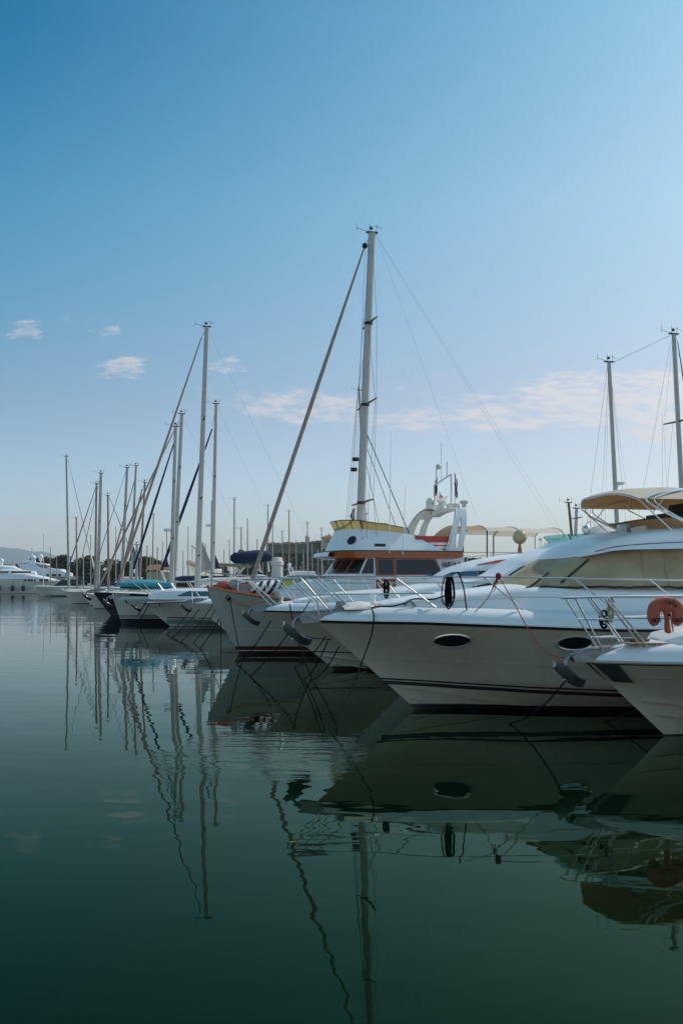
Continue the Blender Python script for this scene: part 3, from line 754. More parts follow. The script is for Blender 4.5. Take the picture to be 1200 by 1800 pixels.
    mb = MB(); mb.lathe([(.07, 0), (.07, .02), (.055, .03), (.055, .16), (.075, .17), (.075, .20), (.02, .22)], (vx, .0, zd(vx)+.05), 18); mb.build('vent', 'gel', e)
    for px in (677, 1046):
        cx = fr.X(px, -1.1); cleat(e, cx, -(H.yd(cx)-.40), zd(cx)-.01); 
    cleat(e, 2.05, (H.yd(2.0)-.40), zd(2.0))
    cx = fr.X(733, -1.3); mb = MB(); mb.tube([(cx-.12, -(H.yd(cx)-.35), zd(cx)+.03), (cx, -(H.yd(cx)-.35), zd(cx)+.14), (cx+.12, -(H.yd(cx)-.35), zd(cx)+.03)], .03); mb.build('fairlead', 'iron', e)
    # bimini over the flybridge
    yb = 1.35; xf = fr.X(1122, -yb); xb = 13.2; zl = hz(1122, 877, -yb); zc_ = hz(1085, 859, 0)
    mb = MB(); rows = []
    n1 = 34
    for i in range(n1+1):
        t = i/n1; x = lerp(xf, xb, t); row = []
        droop = .04*math.sin(t*5*math.pi)**2
        for j in range(19):
            q = -1+2*j/18; z = zl+(zc_-zl)*(1-abs(q)**3.2)-droop*(1-q*q)-.20*(1-q*q)*max(0, 1-t*9)**2; xx = x-.38*(1-q*q)*(1-t)
            row.append((xx, q*yb, z))
        rows.append(row)
    mb.grid(rows); rows2 = [[(p[0], p[1]*1.004, p[2]+.014) for p in r] for r in rows]; mb.grid(rows2, 1)
    mb.build('bimini', ['canvas_tan', 'canvas_cream'], e, ang=70, weld=False)
    def arch(x, dx=0, name='bimini_frame', low=None):
        p = []
        for j in range(19):
            q = -1+2*j/18; p.append((x-.38*(1-q*q)*(1-(x-xf)/(xb-xf)), q*yb*.99, zl+(zc_-zl)*(1-abs(q)**3.2)-.012-(.20*(1-q*q) if x == xf else 0)))
        base_z = 3.55
        bx_, bz_ = low
        p = [(bx_, -yb*.98, bz_)]+p+[(bx_, yb*.98, bz_)]
        return tube_part(name, 'steel', e, p, .014, 8)
    rz_ = lambda x: rf.at(x)[2]-.02
    lx1 = fr.X(1105, -1.3)
    arch(xf, low=(xf+.80, rz_(xf+.8)-.05)); arch(xf+1.15, low=(xf+2.3, rz_(9)+.05)); arch(xf+2.6, low=(xf+2.2, rz_(9)+.05)); arch(xf+4.0, low=(xf+3.6, rz_(9)))
    for sg in (-1, 1):
        tube_part('bimini_strut', 'steel', e, [(xf+.55, sg*yb*.98, zl), (xf+.80*.42, sg*yb*.98, lerp(zl, rz_(xf+.8), .42))], .011)
    # steel targa hoop by the right edge
    p = []
    hx0 = fr.X(1141, -1.45)
    for dxh, rr in ((0, .022), (.16, .016)):
        q = smooth_pts([(hx0+1.15, -1.5, rz_(8)-.05), (hx0+dxh, -1.45, hz(1139, 885, -1.45)), (hx0+.25+dxh, -1.25, hz(1160, 868, -1.3)), (hx0+1.5, -.9, hz(1200, 856, -.9)), (hx0+3.2, -.6, hz(1200, 852, -.6))], 6)
        tube_part('radar_hoop', 'steel', e, q, rr, 8)
        tube_part('radar_hoop', 'steel', e, [(x, -y, z) for x, y, z in q], rr, 8)
    return fr, H, topz, yf, zd, L
B2 = big_cruiser()
def w2(fr, p): return Vector((fr.X0+p[0]*fr.c-p[1]*fr.s, fr.d+p[0]*fr.s+p[1]*fr.c, p[2]))

# ------------------------------------------------------------------ lines hung on the cruiser's rail
def rail_lines():
    fr, H, topz, yf, zd, L = B2
    def R(px, dy=0.0, y=None):
        yv = -1.6
        for _ in range(4): x = fr.X(px, yv); yv = -yf(x)
        return x, yv, topz(x)+dy
    def Wp(p): return w2(fr, p)
    # black coil
    x, y, z = R(786); c = Wp((x, y, z)); mb = MB(); rnd = random.Random(3)
    for i in range(9):
        wd = .04+.10*rnd.random(); hh = .42+.22*rnd.random(); ox = rnd.uniform(-.05, .09)
        pts = [(ox+wd*math.sin(a)*(.5+.5*(1-math.cos(a))/2), -.03-.012*i*.6, -hh/2*(1-math.cos(a))) for a in [2*math.pi*k/18 for k in range(19)]]
        mb.tube(pts, .013, 6)
    for i in range(7): mb.tube([(.055*math.cos(a)+.01, -.03+.05*math.sin(a), -.14-.024*i) for a in [2*math.pi*k/12 for k in range(13)]], .014, 6)
    o = mb.build('mooring_rope', 'rope_black'); o.location = c; tag(o, 'black rope coil hanging in long loops from the middle rail', 'rope')
    # tail of the coil to the cleat and forward
    cx = fr.X(733, -1.3); cl = (cx, -(H.yd(cx)-.35), zd(cx)+.14)
    a = (x, y-.02, z-.35); pts = [a, (lerp(a[0], cl[0], .35), lerp(a[1], cl[1], .4), lerp(a[2], cl[2], .62)-.02), (lerp(a[0], cl[0], .75), cl[1], cl[2]+.03), cl, (cl[0]-.12, cl[1], cl[2]-.06), (fr.X(700, -1.2), -(H.yd(1.5)-.16), zd(1.6)+.03), (fr.X(668, -1), -(H.yd(1.2)+.0), zd(1.2)-.03)]
    px = 668
    x2 = fr.X(664, -1.0); y2 = -H.yd(x2)
    pts[-1] = (x2, y2+.12, zd(x2)+.02); pts.append((x2-.02, y2-.03, H.zs(x2)+.10))
    pts.append((x2-.07, y2-.06, H.zs(x2)-.25))
    wpts = [Wp(p) for p in smooth_pts(pts[:], 5)]
    end = pwater(583, 1290); wpts += [wpts[-1].lerp(end, k/10)-Vector((0, 0, .35*math.sin(math.pi*k/10)*.25)) for k in range(1, 11)]
    end2 = Vector(end); end2.z = -.4; wpts.append(end2)
    o = tube_part('mooring_line', 'rope_black', None, wpts, .0155, 7); tag(o, 'black mooring line running from the coil over the middle bow into the water', 'rope')
    # second bight
    x, y, z = R(807); a = (x, y-.02, z+.02); xb = fr.X(845, -1.8); b = (xb, -(yf(xb)), fr.Z(843, 1082, -1.8))
    pts = smooth_pts([(x-.02, y, z+.10), a, (x+.08, y-.02, z-.22), (lerp(x, xb, .5), lerp(y, b[1], .5), lerp(z, b[2], .82)), (xb-.08, b[1], b[2]), (xb+.04, b[1]-.01, b[2]-.08)], 6)
    o = tube_part('mooring_rope', 'rope_black', None, [Wp(p) for p in pts], .014, 7); tag(o, 'black rope bight drooping from rail to red splice', 'rope')
    mb = MB(); k = Wp((xb-.04, b[1]-.01, b[2])); mb.ball(tuple(k), (.09, .03, .03)); mb.tube([tuple(Wp((x-.01, y, z+.12))), tuple(Wp((x+.01, y, z-.15)))], .03)
    # red line
    x3, y3, z3 = R(875); K = Wp((x3, y3-.01, z3+.02))
    pts = smooth_pts([Wp((xb-.04, b[1]-.01, b[2])), Wp((lerp(xb, x3, .5), y3-.03, lerp(b[2], z3, .45))), K], 6)
    o = MB(); o.tube(pts, .008, 6); o.ball(tuple(K), (.06, .05, .07), 10); o.ball(tuple(k), (.09, .04, .035), 10)
    o.tube([(K.x-.02, K.y-.03, K.z), (K.x-.10, K.y-.03, K.z-.18), (K.x-.14, K.y-.03, K.z-.30), (K.x-.09, K.y-.03, K.z-.30), (K.x, K.y-.03, K.z)], .009, 6)
    r = o.build('lashing', 'rope_red'); tag(r, 'red lashing knotted on the rail with a tail to the black bight', 'rope')
    end = w2(B1[0], (-.30, -.05, B1[1].zs(0)+.10))
    pts = [K.lerp(end, i/20)-Vector((0, 0, .62*math.sin(math.pi*i/20)**1.0*(i/20*.8+.25))) for i in range(21)]
    o = tube_part('mooring_line', 'rope_red', None, pts, .0085, 6); tag(o, 'thin red line sagging from the middle rail to the near anchor', 'rope')
    # hanks
    def hank(px, py, h, label, m='rope_black', fat=.04, d=None, fr_=fr, R_=None):
        c = d; mb = MB(); rnd = random.Random(px)
        for i in range(8):
            wd = fat*(.5+rnd.random()); hh = h*(.7+.3*rnd.random())
            mb.tube([(wd*math.sin(a), -.03+rnd.uniform(-.02, .02), -hh/2*(1-math.cos(a))) for a in [2*math.pi*k/14 for k in range(15)]], .012, 6)
        for i in range(5): mb.tube([(fat*.9*math.cos(a), -.03+fat*math.sin(a), -h*.3-.022*i) for a in [2*math.pi*k/10 for k in range(11)]], .012, 5)
        o = mb.build('mooring_rope', m); o.location = c; tag(o, label, 'rope')
    x, y, z = R(706); hank(706, 0, .42, 'short black hank tied to the middle rail left of the big coil', d=w2(fr, (x, -y*.6, z-.05)), fat=.05)
    f1, H1, zt1, yf1, zd1, _ = B1
    x = f1.X(1060, .42); hank(1057, 0, .34, 'black hank hanging on the near bow lower rail', d=w2(f1, (x, .42, lerp(zd1(.3), zt1(0), .75))), fat=.06)
    x = f1.X(1104, -yf1(f1.X(1104, -.8))); hank(1104, 0, .45, 'tan hank with red twine hanging from the near top rail', m='rope_tan', d=w2(f1, (x, yf1(x)-.02, zt1(x)-.02)), fat=.05)
rail_lines()

# ------------------------------------------------------------------ cruiser hidden behind the big one: teal flybridge screen
def blue_screen_cruiser():
    fr = Frame(606, 26.2, YAW); L = fr.L
    e = empty('motor_yacht', fr.loc, 'white motor yacht with black side glass and teal flybridge screen behind the big cruiser', 'yacht', 'motor yachts moored bow out', YAW)
    sh = [(0, 1.75), (4, 1.72), (14, 1.6)]
    H = Hull(14, 4.3, sh, 1.9, tm=.5, zc=(.7, .18), keel=-.7)
    H.build(e, 'hull_white'); H.deck(e, 'gel', [(0, .02), (1, .2), (14, .25)])
    H.strip(e, 'rub_rail', 'gel_grey', lambda x: H.zs(x), .03, 13.8, .05, .025)
    def P(px, py, y=-1.3): q = L(px, py, y); return q[0], q[2]
    tops = [P(835, 1022), P(880, 1016), P(905, 1002), P(930, 985), P(965, 970), P(1000, 957), P(1040, 943), P(1075, 938), P(1140, 936)]
    st = [(x, w, 1.9, z, r) for (x, z), w, r in zip(tops, (.7, 1.2, 1.35, 1.45, 1.5, 1.55, 1.6, 1.6, 1.6), (.05, .1, .25, .3, .35, .4, .4, .3, .3))]; st.append((13.6, 1.6, 1.9, st[-1][3], .3))
    c = Cabin(st, tum=.30, camber=.06); c.build(e, 'deckhouse', 'gel', n=50)
    w = [(P(900, 1012)[0], P(900, 1012)[1], P(900, 1010)[1]), (P(922, 1012)[0], P(922, 1012)[1], P(922, 996)[1]), (P(945, 1012)[0], P(945, 1012)[1], P(945, 989)[1]), (P(1000, 1012)[0], P(1000, 1012)[1], P(1000, 986)[1]), (P(1180, 1014)[0], P(1180, 1014)[1], P(1180, 985)[1])]
    c.window(e, 'glass', w)
    w = [(P(845, 1030)[0], P(845, 1034)[1], P(845, 1031)[1]), (P(880, 1034)[0], P(880, 1035)[1], P(880, 1022)[1]), (P(930, 1034)[0], P(930, 1035)[1], P(930, 1021)[1]), (P(1150, 1034)[0], P(1150, 1035)[1], P(1150, 1021)[1])]
    c.window(e, 'glass', w)
    # flybridge wind screen, teal glass flaring outwards
    xa, za = P(1012, 957, -1.1); zt = P(997, 937, -1.3)[1]; rows = []
    for i in range(21):
        q = math.pi*i/20; xx = xa+.75
        rows.append([(xx-.75*math.sin(q), -1.15*math.cos(q), za-.02), (xx-1.05*math.sin(q), -1.40*math.cos(q), zt)])
    rows = [[(xa+2.6, -1.15, za+.25), (xa+2.4, -1.40, zt+.02)]]+rows+[[(xa+2.6, 1.15, za+.25), (xa+2.4, 1.40, zt+.02)]]
    mb = MB(); mb.grid(rows); s_ = mb.build('wind_screen', 'glass_teal', e, ang=60)
    tube_part('screen_rib', 'rubber', s_, [rows[7][0], rows[7][1]], .015, 6)
    tube_part('screen_rib', 'rubber', s_, [rows[15][0], rows[15][1]], .015, 6)
    x, z = P(1035, 935, 0); mb = MB()
    mb.grid([[(x-.2+.16*i, -.75+1.5*j/8, za+.0+(.62*math.sin(math.pi*(i+1)/9))*math.cos((j/8-.5)*2.2)) for j in range(9)] for i in range(9)])
    mb.build('helm_cover', 'canvas_white', e)
    x, z = P(1037, 930, 0)
    mb = MB(); mb.ball((x-.12, 0, z-.02), .13); mb.tube([(x, 0, z-.1), (x, 0, z+.55)], .014, 6); mb.ball((x, 0, z+.35), .05); mb.tube([(x+.13*math.cos(a), 0, z+.08+.13*math.sin(a)) for a in [k*math.pi/8 for k in range(17)]], .012, 6)
    mb.build('antenna_cluster', 'steel', e)
    bow_rail(e, H, lambda x: 2.65, lambda x: 1.9, -.3, [(1, 1.6), (3, 3.6), (5, 5.6), (7, 7.5)], x_end=10)
blue_screen_cruiser()

# ------------------------------------------------------------------ the second bow with the long blue glass
def second_cruiser():
    fr = Frame(459, 30.0, YAW); L = fr.L
    e = empty('motor_yacht', fr.loc, 'white motor yacht with long smoked glass band, bow between grey hull and big cruiser', 'yacht', 'motor yachts moored bow out', YAW)
    tip = L(459, 1073)[2]
    sh = [(0, tip), (1.5, tip-.02), (5, tip-.02), (15, tip-.15)]
    H = Hull(14.5, 4.4, sh, fr.X(592, -.1)-.05, tm=.5, zc=(.85, .2), keel=-.8, ps=2.4)
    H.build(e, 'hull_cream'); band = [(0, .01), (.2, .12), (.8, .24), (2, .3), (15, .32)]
    H.deck(e, 'gel', band, inset=.4); zd = lambda x: H.zs(x)+interp(band, x)
    H.strip(e, 'rub_line', 'rubber', lambda x: H.zs(x)-.02, .03, 14, .05, .02)
    H.strip(e, 'stripe', 'ink', lambda x: .62-.03*x, 1.5, 14, .03, .006)
    H.strip(e, 'spray_rail', 'hull_white', lambda x: interp([(1.6, .50), (4, .16)], x), 1.7, 4.2, .04, .06)
    H.strip(e, 'spray_rail', 'hull_white', lambda x: interp([(1.9, .26), (3.4, .03)], x), 2.0, 3.2, .03, .05)
    def P(px, py, y=-1.4): q = L(px, py, y); return q[0], q[2]
    st0 = [(P(520, 1060, -.4)[0], .3, zd(1), zd(1)+.05, .03), (P(600, 1048, -1)[0], 1.0, zd(2), P(600, 1044, -1)[1], .15), (P(700, 1040)[0], 1.35, zd(3), P(700, 1037)[1], .2), (P(780, 1030)[0], 1.5, zd(4), P(780, 1026)[1], .25), (13.8, 1.6, zd(4), P(780, 1026)[1], .25)]
    Cabin(st0, tum=.25).build(e, 'coachroof', 'gel')
    tops = [P(778, 1022, -.9), P(792, 1009, -.7), P(812, 996, -.5), P(845, 986, -.4), P(885, 979, -.3), P(930, 975, -.3), P(1010, 976, -.3)]
    st = [(x, w, 2.2, z, r) for (x, z), w, r in zip(tops, (1.2, 1.38, 1.45, 1.5, 1.52, 1.55, 1.55), (.05, .15, .22, .3, .34, .3, .3))]; st.append((13.5, 1.5, 2.2, st[-1][3], .3))
    c = Cabin(st, tum=.28, camber=.06); c.build(e, 'deckhouse', 'gel', n=50)
    w = [(P(783, 1015)[0], P(783, 1018)[1], P(783, 1013)[1]), (P(800, 1004)[0], P(800, 1014)[1], P(800, 1005)[1]), (P(842, 1003)[0], P(842, 1014)[1], P(842, 1003)[1])]
    c.window(e, 'glass_blue', w)
    w = [(P(843, 1003)[0], P(843, 1014)[1], P(843, 1003)[1]), (P(905, 1004)[0], P(905, 1014)[1], P(905, 1004)[1]), (12.8, P(905, 1014)[1], P(905, 1004)[1])]
    c.window(e, 'glass', w)
    w = [(P(843, 994)[0], P(843, 992)[1]-.02, P(843, 992)[1]), (P(880, 985)[0], P(880, 989)[1], P(880, 984)[1]), (P(905, 982)[0], P(905, 986)[1], P(905, 982)[1])]
    c.window(e, 'varnish', w, name='trim_panel')
    tube_part('roof_rail', 'steel', e, [(P(800, 988)[0], -1.2, P(800, 984)[1]), (P(820, 979)[0], -1.2, P(820, 979)[1]), (P(900, 974)[0], -1.2, P(900, 973)[1]), (P(985, 972)[0], -1.2, P(985, 970)[1])], .014)
    tz = L(430, 1018)[2]; tzf = lambda x: tz+.01*x
    posts = [(fr.X(430, 0)+.06, fr.X(478, -.3)), (fr.X(439, -.2), fr.X(490, -.5)), (fr.X(495, -.9), fr.X(531, -1.0)), (fr.X(590, -1.5), fr.X(625, -1.6)), (fr.X(680, -1.7), fr.X(712, -1.8)), (fr.X(760, -1.8), fr.X(790, -1.9))]
    yf = bow_rail(e, H, tzf, zd, fr.X(431, 0), posts, x_end=9, r=.017, ins=.2, fy=.4)
    anchor(e, 0, tip+.03, .95)
    cleat(e, 1.9, -(H.yd(1.9)-.35), zd(1.9)); cleat(e, 1.2, (H.yd(1.2)-.35), zd(1.2))
    x = fr.X(494, 0); mb = MB(); mb.lathe([(.08, 0), (.05, .05), (.09, .16), (.03, .18)], (x, 0, zd(1)), 14); mb.build('windlass', 'steel', e)
second_cruiser()

# ------------------------------------------------------------------ the grey trawler motorsailer
def trawler():
    yaw = .26; fr = Frame(364, 37.0, yaw); L = fr.L
    e = empty('trawler_yacht', fr.loc, 'grey hulled wooden trawler yacht with varnished wheelhouse, gold flybridge screen and tall mast', 'yacht', None, yaw)
    def P(px, py, y=-1.9): q = L(px, py, y); return q[0], q[2]
    tip = L(364, 1032)[2]
    sh = [(0, tip)]+[P(p, q, yy) for p, q, yy in ((400, 1039, -.7), (450, 1047, -1.5), (512, 1056, -2.0), (600, 1062, -2.2))]+[(17, 1.65)]
    H = Hull(17, 4.9, sh, fr.X(420, 0), 'round', tm=.42, keel=-1.0, ps=2.3, stem=1.25, xt=.8)
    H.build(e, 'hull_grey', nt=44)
    mb = MB(); rows = []
    for i in range(41):
        x = 17*(i/40)**1.3; yd = max(.02, H.yd(x)-.12); z = H.zs(x)
        rows.append([(x+.05, -yd, z-.02), (x+.05, -yd*.98, z-.42), (x+.05, 0, z-.36), (x+.05, yd*.98, z-.42), (x+.05, yd, z-.02)])
    mb.grid(rows); mb.build('deck', 'teak', e)
    mb = MB()
    for sg in (-1, 1):
        mb.tube([(17*(i/40)**1.3, sg*(max(0, H.yd(17*(i/40)**1.3))-.03), H.zs(17*(i/40)**1.3)+.02) for i in range(41)], .055, 6)
    mb.build('cap_rail', 'varnish', e)
    H.strip(e, 'rubbing_strake', 'hull_grey', lambda x: H.zs(x)-.62+.02*x, 3.0, 16, .09, .06)
    hx, hz = P(404, 1050, -.6); mb = MB(); mb.ball((hx, H.side(hx, hz), hz), (.16, .05, .10)); mb.build('hawse_pipe', 'bronze', e)
    H.strip(e, 'plank_seam', 'gel_grey', lambda x: .98-.02*x, 1.0, 8, .02, .004)
    # bow rail and stanchions
    tz = P(400, 1018, -.7)[1]
    zt = lambda x: interp([(0, tz+.25), (2.5, tz+.05), (8, tz-.05)], x)
    yfn = lambda x: max(.12, H.yd(max(x, .0))-.06)
    for sg in (-1, 1):
        p = [(x, sg*yfn(x), zt(x)) for x in [i*.4 for i in range(0, 16)]]; tube_part('top_rail', 'steel', e, p, .018)
        p = [(x, sg*yfn(x), lerp(H.zs(x), zt(x), .5)) for x in [i*.4 for i in range(0, 16)]]; tube_part('middle_rail', 'steel', e, p, .010)
        for i in range(7):
            x = .1+i*.95; tube_part('stanchion', 'steel', e, [(x, sg*yfn(x), zt(x)), (x, sg*yfn(x), H.zs(x))], .016)
    # windlass
    wx, wz = P(413, 1027, 0)
    mb = MB(); mb.lathe([(.10, -.28), (.20, -.25), (.20, -.20), (.10, -.15), (.10, .15), (.2, .2), (.2, .25), (.1, .28)], (wx, 0, wz-.02), 18, axis='y'); mb.box((wx+.2, 0, wz-.25), (.6, .34, .5)); mb.build('windlass', 'iron', e)
    # trunk cabin
    tr = [(P(500, 1040)[0], 1.1, 1.6, P(500, 1040, -1.2)[1], .15), (P(540, 1030)[0], 1.45, 1.6, P(540, 1026, -1.4)[1], .2), (P(600, 1020)[0], 1.6, 1.6, P(600, 1019, -1.5)[1], .2)]
    tr.append((P(720, 1020)[0], 1.65, 1.6, tr[-1][3], .2)); Cabin(tr, tum=.1).build(e, 'trunk_cabin', 'gel')
    # wheelhouse: lofted in plan with rounded front
    yh = 1.75
    zb, zwl, zwh, zbr, zfb = 1.6, P(650, 1009, -yh)[1], P(650, 982, -yh)[1], P(650, 969, -yh)[1], 0
    xA = P(571, 1000, 0)[0]; xB = P(817, 1000, -yh)[0]
    def ring(xf, hw, z, rake=0, xb=xB, n=14, rad=1.05):
        pts = []
        for i in range(n+1):
            a = math.pi/2*i/n; ca, sa = math.cos(a), math.sin(a)
            pts.append((xf+rake+rad*(1-sa**.75), -hw*(ca**0.0 if 0 else 1)*(1-(1-math.cos(a))**1.0) if 0 else -hw*math.sqrt(max(0, 1-(sa)**3.2)), z))
        pts = pts[::-1]                       # from the bow centre round to the near side
        left = [(xb, -hw, z)]
        near = pts+left; far = [(x, -y, zz) for x, y, zz in near[::-1]]
        return near+far
    def shell(name, m, levels, rad=1.05, cap=True, xb=xB, ang=35):
        mb = MB(); rows = [ring(xf, hw, z, 0, xb, rad=rad) for xf, hw, z in levels]; mb.grid(rows, close=True)
        if cap: mb.poly(rows[-1]); mb.poly(rows[0])
        return mb.build(name, m, e, ang=ang)
    xb0 = xA+.12
    wl = shell('wheelhouse', 'gel', [(xb0-.25, yh+.06, zb), (xb0-.12, yh+.02, zwl), (xb0+.02, yh, zwl+.01), (xb0+.42, yh-.10, zwh), (xb0+.45, yh-.10, zbr-.02)], rad=1.3)
    mb = MB(); rows = [ring(xb0-.02+k*.42, yh+.015-k*.10, lerp(zwl-.02, zwh+.02, k), rad=1.3, xb=P(697, 1000, -yh)[0]) for k in (0, .5, 1)]; rows = [r[:16] for r in rows]
    rowsf = [[(x, -y, z) for x, y, z in r] for r in rows]
    mb.grid(rows); mb.grid(rowsf); mb.build('window_surround', 'varnish', wl)
    # front and side panes following the raked face
    def face(t, k):   # t: 0 bow centre .. 14 near side corner, k 0..1 height
        rr = [ring(xb0-.02+kk*.42, yh+.035-kk*.10, lerp(zwl-.02, zwh+.02, kk), rad=1.3) for kk in (0, 1)]
        i = int(min(13.999, t)); f = t-i
        a = Vector(rr[0][i]).lerp(Vector(rr[0][i+1]), f); b = Vector(rr[1][i]).lerp(Vector(rr[1][i+1]), f); return a.lerp(b, k)
    for t0, t1 in ((.3, 2.6), (3.1, 6.3), (6.9, 10.6)):
        for sg in (1, -1):
            mb = MB(); mb.grid([[(p.x, p.y*sg, p.z) for p in (face(lerp(t0, t1, i/8), lerp(.12, .90, j/2)) for j in range(3))] for i in range(9)]); mb.build('window', 'glass', wl)
    def pane(pts, m='glass', name='window', y=-(yh+.03), th=.03, par=wl, both=True):
        for sg in ((1, -1) if both else (1,)):
            mb = MB(); q = [(x, sg*(y+(z-zwl)*.10), z) for x, z in pts]; mb.slab(q, sg*th); r = mb.build(name, m, par, smooth=False)
        return r
    def tri(lst): return [P(a, b, -yh) for a, b in lst]
    pane(tri([(630, 1010), (659, 1010), (659, 979), (644, 979)]), 'gel', 'window_frame', y=-(yh+.04))
    pane(tri([(634, 1008), (656, 1008), (656, 982), (646, 982)]), y=-(yh+.075))
    pane(tri([(660, 1040), (694, 1040), (694, 980), (660, 980)]), 'door_red', 'door', y=-(yh+.05), th=.05)
    pane(tri([(666, 1008), (690, 1008), (690, 984), (666, 984)]), y=-(yh+.085), name='door_window')
    pane(tri([(694, 1011), (778, 1011), (766, 982), (694, 982)]), 'varnish', 'window_frame', y=-(yh+.035))
    pane(tri([(697, 1009), (775, 1009), (763, 984), (697, 984)]), y=-(yh+.07))
    # name on the cabin side
    nx, nz = P(791, 993, -yh)
    text_mesh('lettering', 'VARUA II', .31, wl, (nx, -(yh-.02)+.0-.04, nz), (math.radians(90), 0, 0), 'ink', .004, shear=.25, bold=.006).scale = (.60, 1, 1)
    # rear part of the cabin, white below; roof band and white lip
    shell('roof_fascia', 'varnish', [(xb0-.15, yh+.10, zwh+.03), (xb0-.20, yh+.14, zbr)], rad=1.4, xb=P(811, 970, -yh)[0])
    lv = [(xb0-.10, yh-.10, zwh+.05), (xb0-.46, yh+.06, zwh+.10), (xb0-.42, yh+.10, zbr-.03), (xb0-.15, yh+.08, zbr+.01)]
    rows = [ring(xf, hw, z, rad=1.42)[:6] for xf, hw, z in lv]; rows = [[(x, y*(1-.0*i), z) for i, (x, y, z) in enumerate(r)] for r in rows]
    mb = MB(); mb.grid(rows); mb.grid([[(x, -y, z) for x, y, z in r] for r in rows]); mb.build('roof_lip', 'gel', e)
    shell('roof_edge', 'ink', [(xb0-.20, yh+.155, zbr), (xb0-.20, yh+.155, zbr+.035)], rad=1.4, xb=P(812, 970, -yh)[0])
    # flybridge coaming, sweeping down aft
    xf0 = P(576, 970, 0)[0]; xf1 = P(590, 932, 0)[0]; z1 = P(620, 929, -1.5)[1]
    xe = P(780, 970, -yh)[0]
    near = []
    r0 = ring(xf0+.0, yh+.05, zbr+.04, xb=xe, rad=1.35); r1 = ring(xf1+.05, yh-.30, z1, xb=xe, rad=1.25)
    half0 = r0[:15]; half1 = r1[:15]
    side0 = []; side1 = []
    prof = [(P(p, q, -yh)[0], P(p, q, -yh)[1]) for p, q in ((640, 929.5), (680, 933), (711, 937), (725, 939), (740, 946), (755, 955), (770, 963), (782, 969))]
    for x, z in prof:
        side0.append((x, -(yh+.05), zbr+.04)); k = (z-zbr)/(z1-zbr); side1.append((x, -(yh+.05-.35*k), z))
    i0 = [p for p in half0 if p[0] < prof[0][0]-.1]; i1 = half1[:len(i0)]
    n0 = i0+side0; n1 = i1+side1; nm = [tuple(Vector(a).lerp(Vector(b), .5)) for a, b in zip(n0, n1)]
    th = lambda p, d: (p[0]+d*.4, p[1]+(d if p[1] < 0 else -d), p[2])
    mb = MB(); inner1 = [th(p, .07) for p in n1]; inner0 = [th(p, .07) for p in n0]
    mb.grid([n0, nm, n1, inner1, inner0]); mb.grid([[(x, -y, z) for x, y, z in r] for r in (n0, nm, n1, inner1, inner0)])
    fb = mb.build('flybridge_coaming', 'gel', e, ang=50)
    mb = MB(); mb.poly([(x, y*.98, z+.01) for x, y, z in r0]); mb.build('flybridge_deck', 'nonslip', e)
    # round eye on the front quarter
    for sg in (1, -1):
        i = 8; a = Vector(n0[i]).lerp(Vector(n1[i]), .45); nrm = (Vector(n0[i+1])-Vector(n0[i-1])).cross(Vector(n1[i])-Vector(n0[i])).normalized()
        if nrm.y > 0: nrm = -nrm
        tx = (Vector(n0[i+1])-Vector(n0[i-1])).normalized(); ty = (Vector(n1[i])-Vector(n0[i])).normalized()
        for nm_, rad_, off, mt in (('eye_ring', .20, .02, 'steel'), ('eye_glass', .175, .028, 'glass')):
            mb = MB(); mb.poly([tuple((lambda q: (q.x, sg*q.y, q.z))(a+nrm*off+tx*rad_*math.cos(k*math.pi/12)+ty*rad_*math.sin(k*math.pi/12))) for k in range(24)]); mb.build(nm_, mt, fb, smooth=False)
    # gold screen
    xg = P(712, 938, -yh)[0]
    gs0 = [p for p in n1 if p[0] < xg+.01]; zt_ = P(600, 915, -1)[1]-P(600, 931, -1)[1]
    def flare(p, i, n):
        k = (p[0]-gs0[0][0])/(gs0[-1][0]-gs0[0][0]); h = zt_*lerp(1.0, .62, k); c = Vector((xf1+1.4, 0, 0)); d = Vector((p[0]-c.x, p[1], 0))
        d = Vector((min(0, d.x)*.13, p[1]*.07, 0)); return (p[0]+d.x, p[1]+d.y, p[2]+h)
    top = [flare(p, i, len(gs0)) for i, p in enumerate(gs0)]
    mb = MB(); mb.grid([gs0, top]); mb.grid([[(x, -y, z) for x, y, z in r] for r in (gs0, top)])
    gs = mb.build('flybridge_screen', 'canvas_gold', e, ang=60)
    for sg in (1, -1): tube_part('screen_frame', 'wire', gs, [(x, sg*y, z) for x, y, z in top], .018, 6)
    for i in (4, 7, 10, 12, 14, 16):
        if i < len(gs0): tube_part('screen_rib', 'wire', gs, [(gs0[i][0], gs0[i][1]-.01, gs0[i][2]), (top[i][0], top[i][1]-.01, top[i][2])], .014, 6)
    mb = MB(); cx = P(650, 925, 0)[0]; mb.box((cx, 0, z1+.10), (.9, 1.6, .34)); mb.box((cx+1.2, .3, z1-.1), (.6, 1.2, .5)); mb.build('helm_seat', 'canvas_white', e)
    bx = P(668, 960, -yh)[0]; bz = P(668, 960, -yh)[1]
    mb = MB(); mb.box((bx, -(yh-.12)-.06, bz+.02), (.42, .10, .14)); mb.build('liferaft_cradle', 'rubber', fb)
    mb = MB(); mb.box((bx+.05, -(yh-.08)-.06, bz-.08), (.5, .12, .03)); mb.build('shelf', 'steel', fb)
    for px, t_, b_ in ((683, 870, 972), (706, 895, 975)):
        xx, zz = P(px, b_, -yh-.05); xt, zt2 = P(px+3 if px == 683 else 712, 757 if px == 683 else 850, -yh)
        tube_part('whip_antenna', 'white', e, [(xx, -yh-.14, zz), (lerp(xx, xt, .3), -yh-.10, lerp(zz, zt2, .3)), (xt, -yh-.05, zt2)], [.022, .016, .006], 6)
    # red and white dodger
    x0, x1 = P(731, 950, -yh)[0], P(803, 950, -yh)[0]; zlo, zhi = P(770, 970, -yh)[1], P(770, 942, -yh)[1]
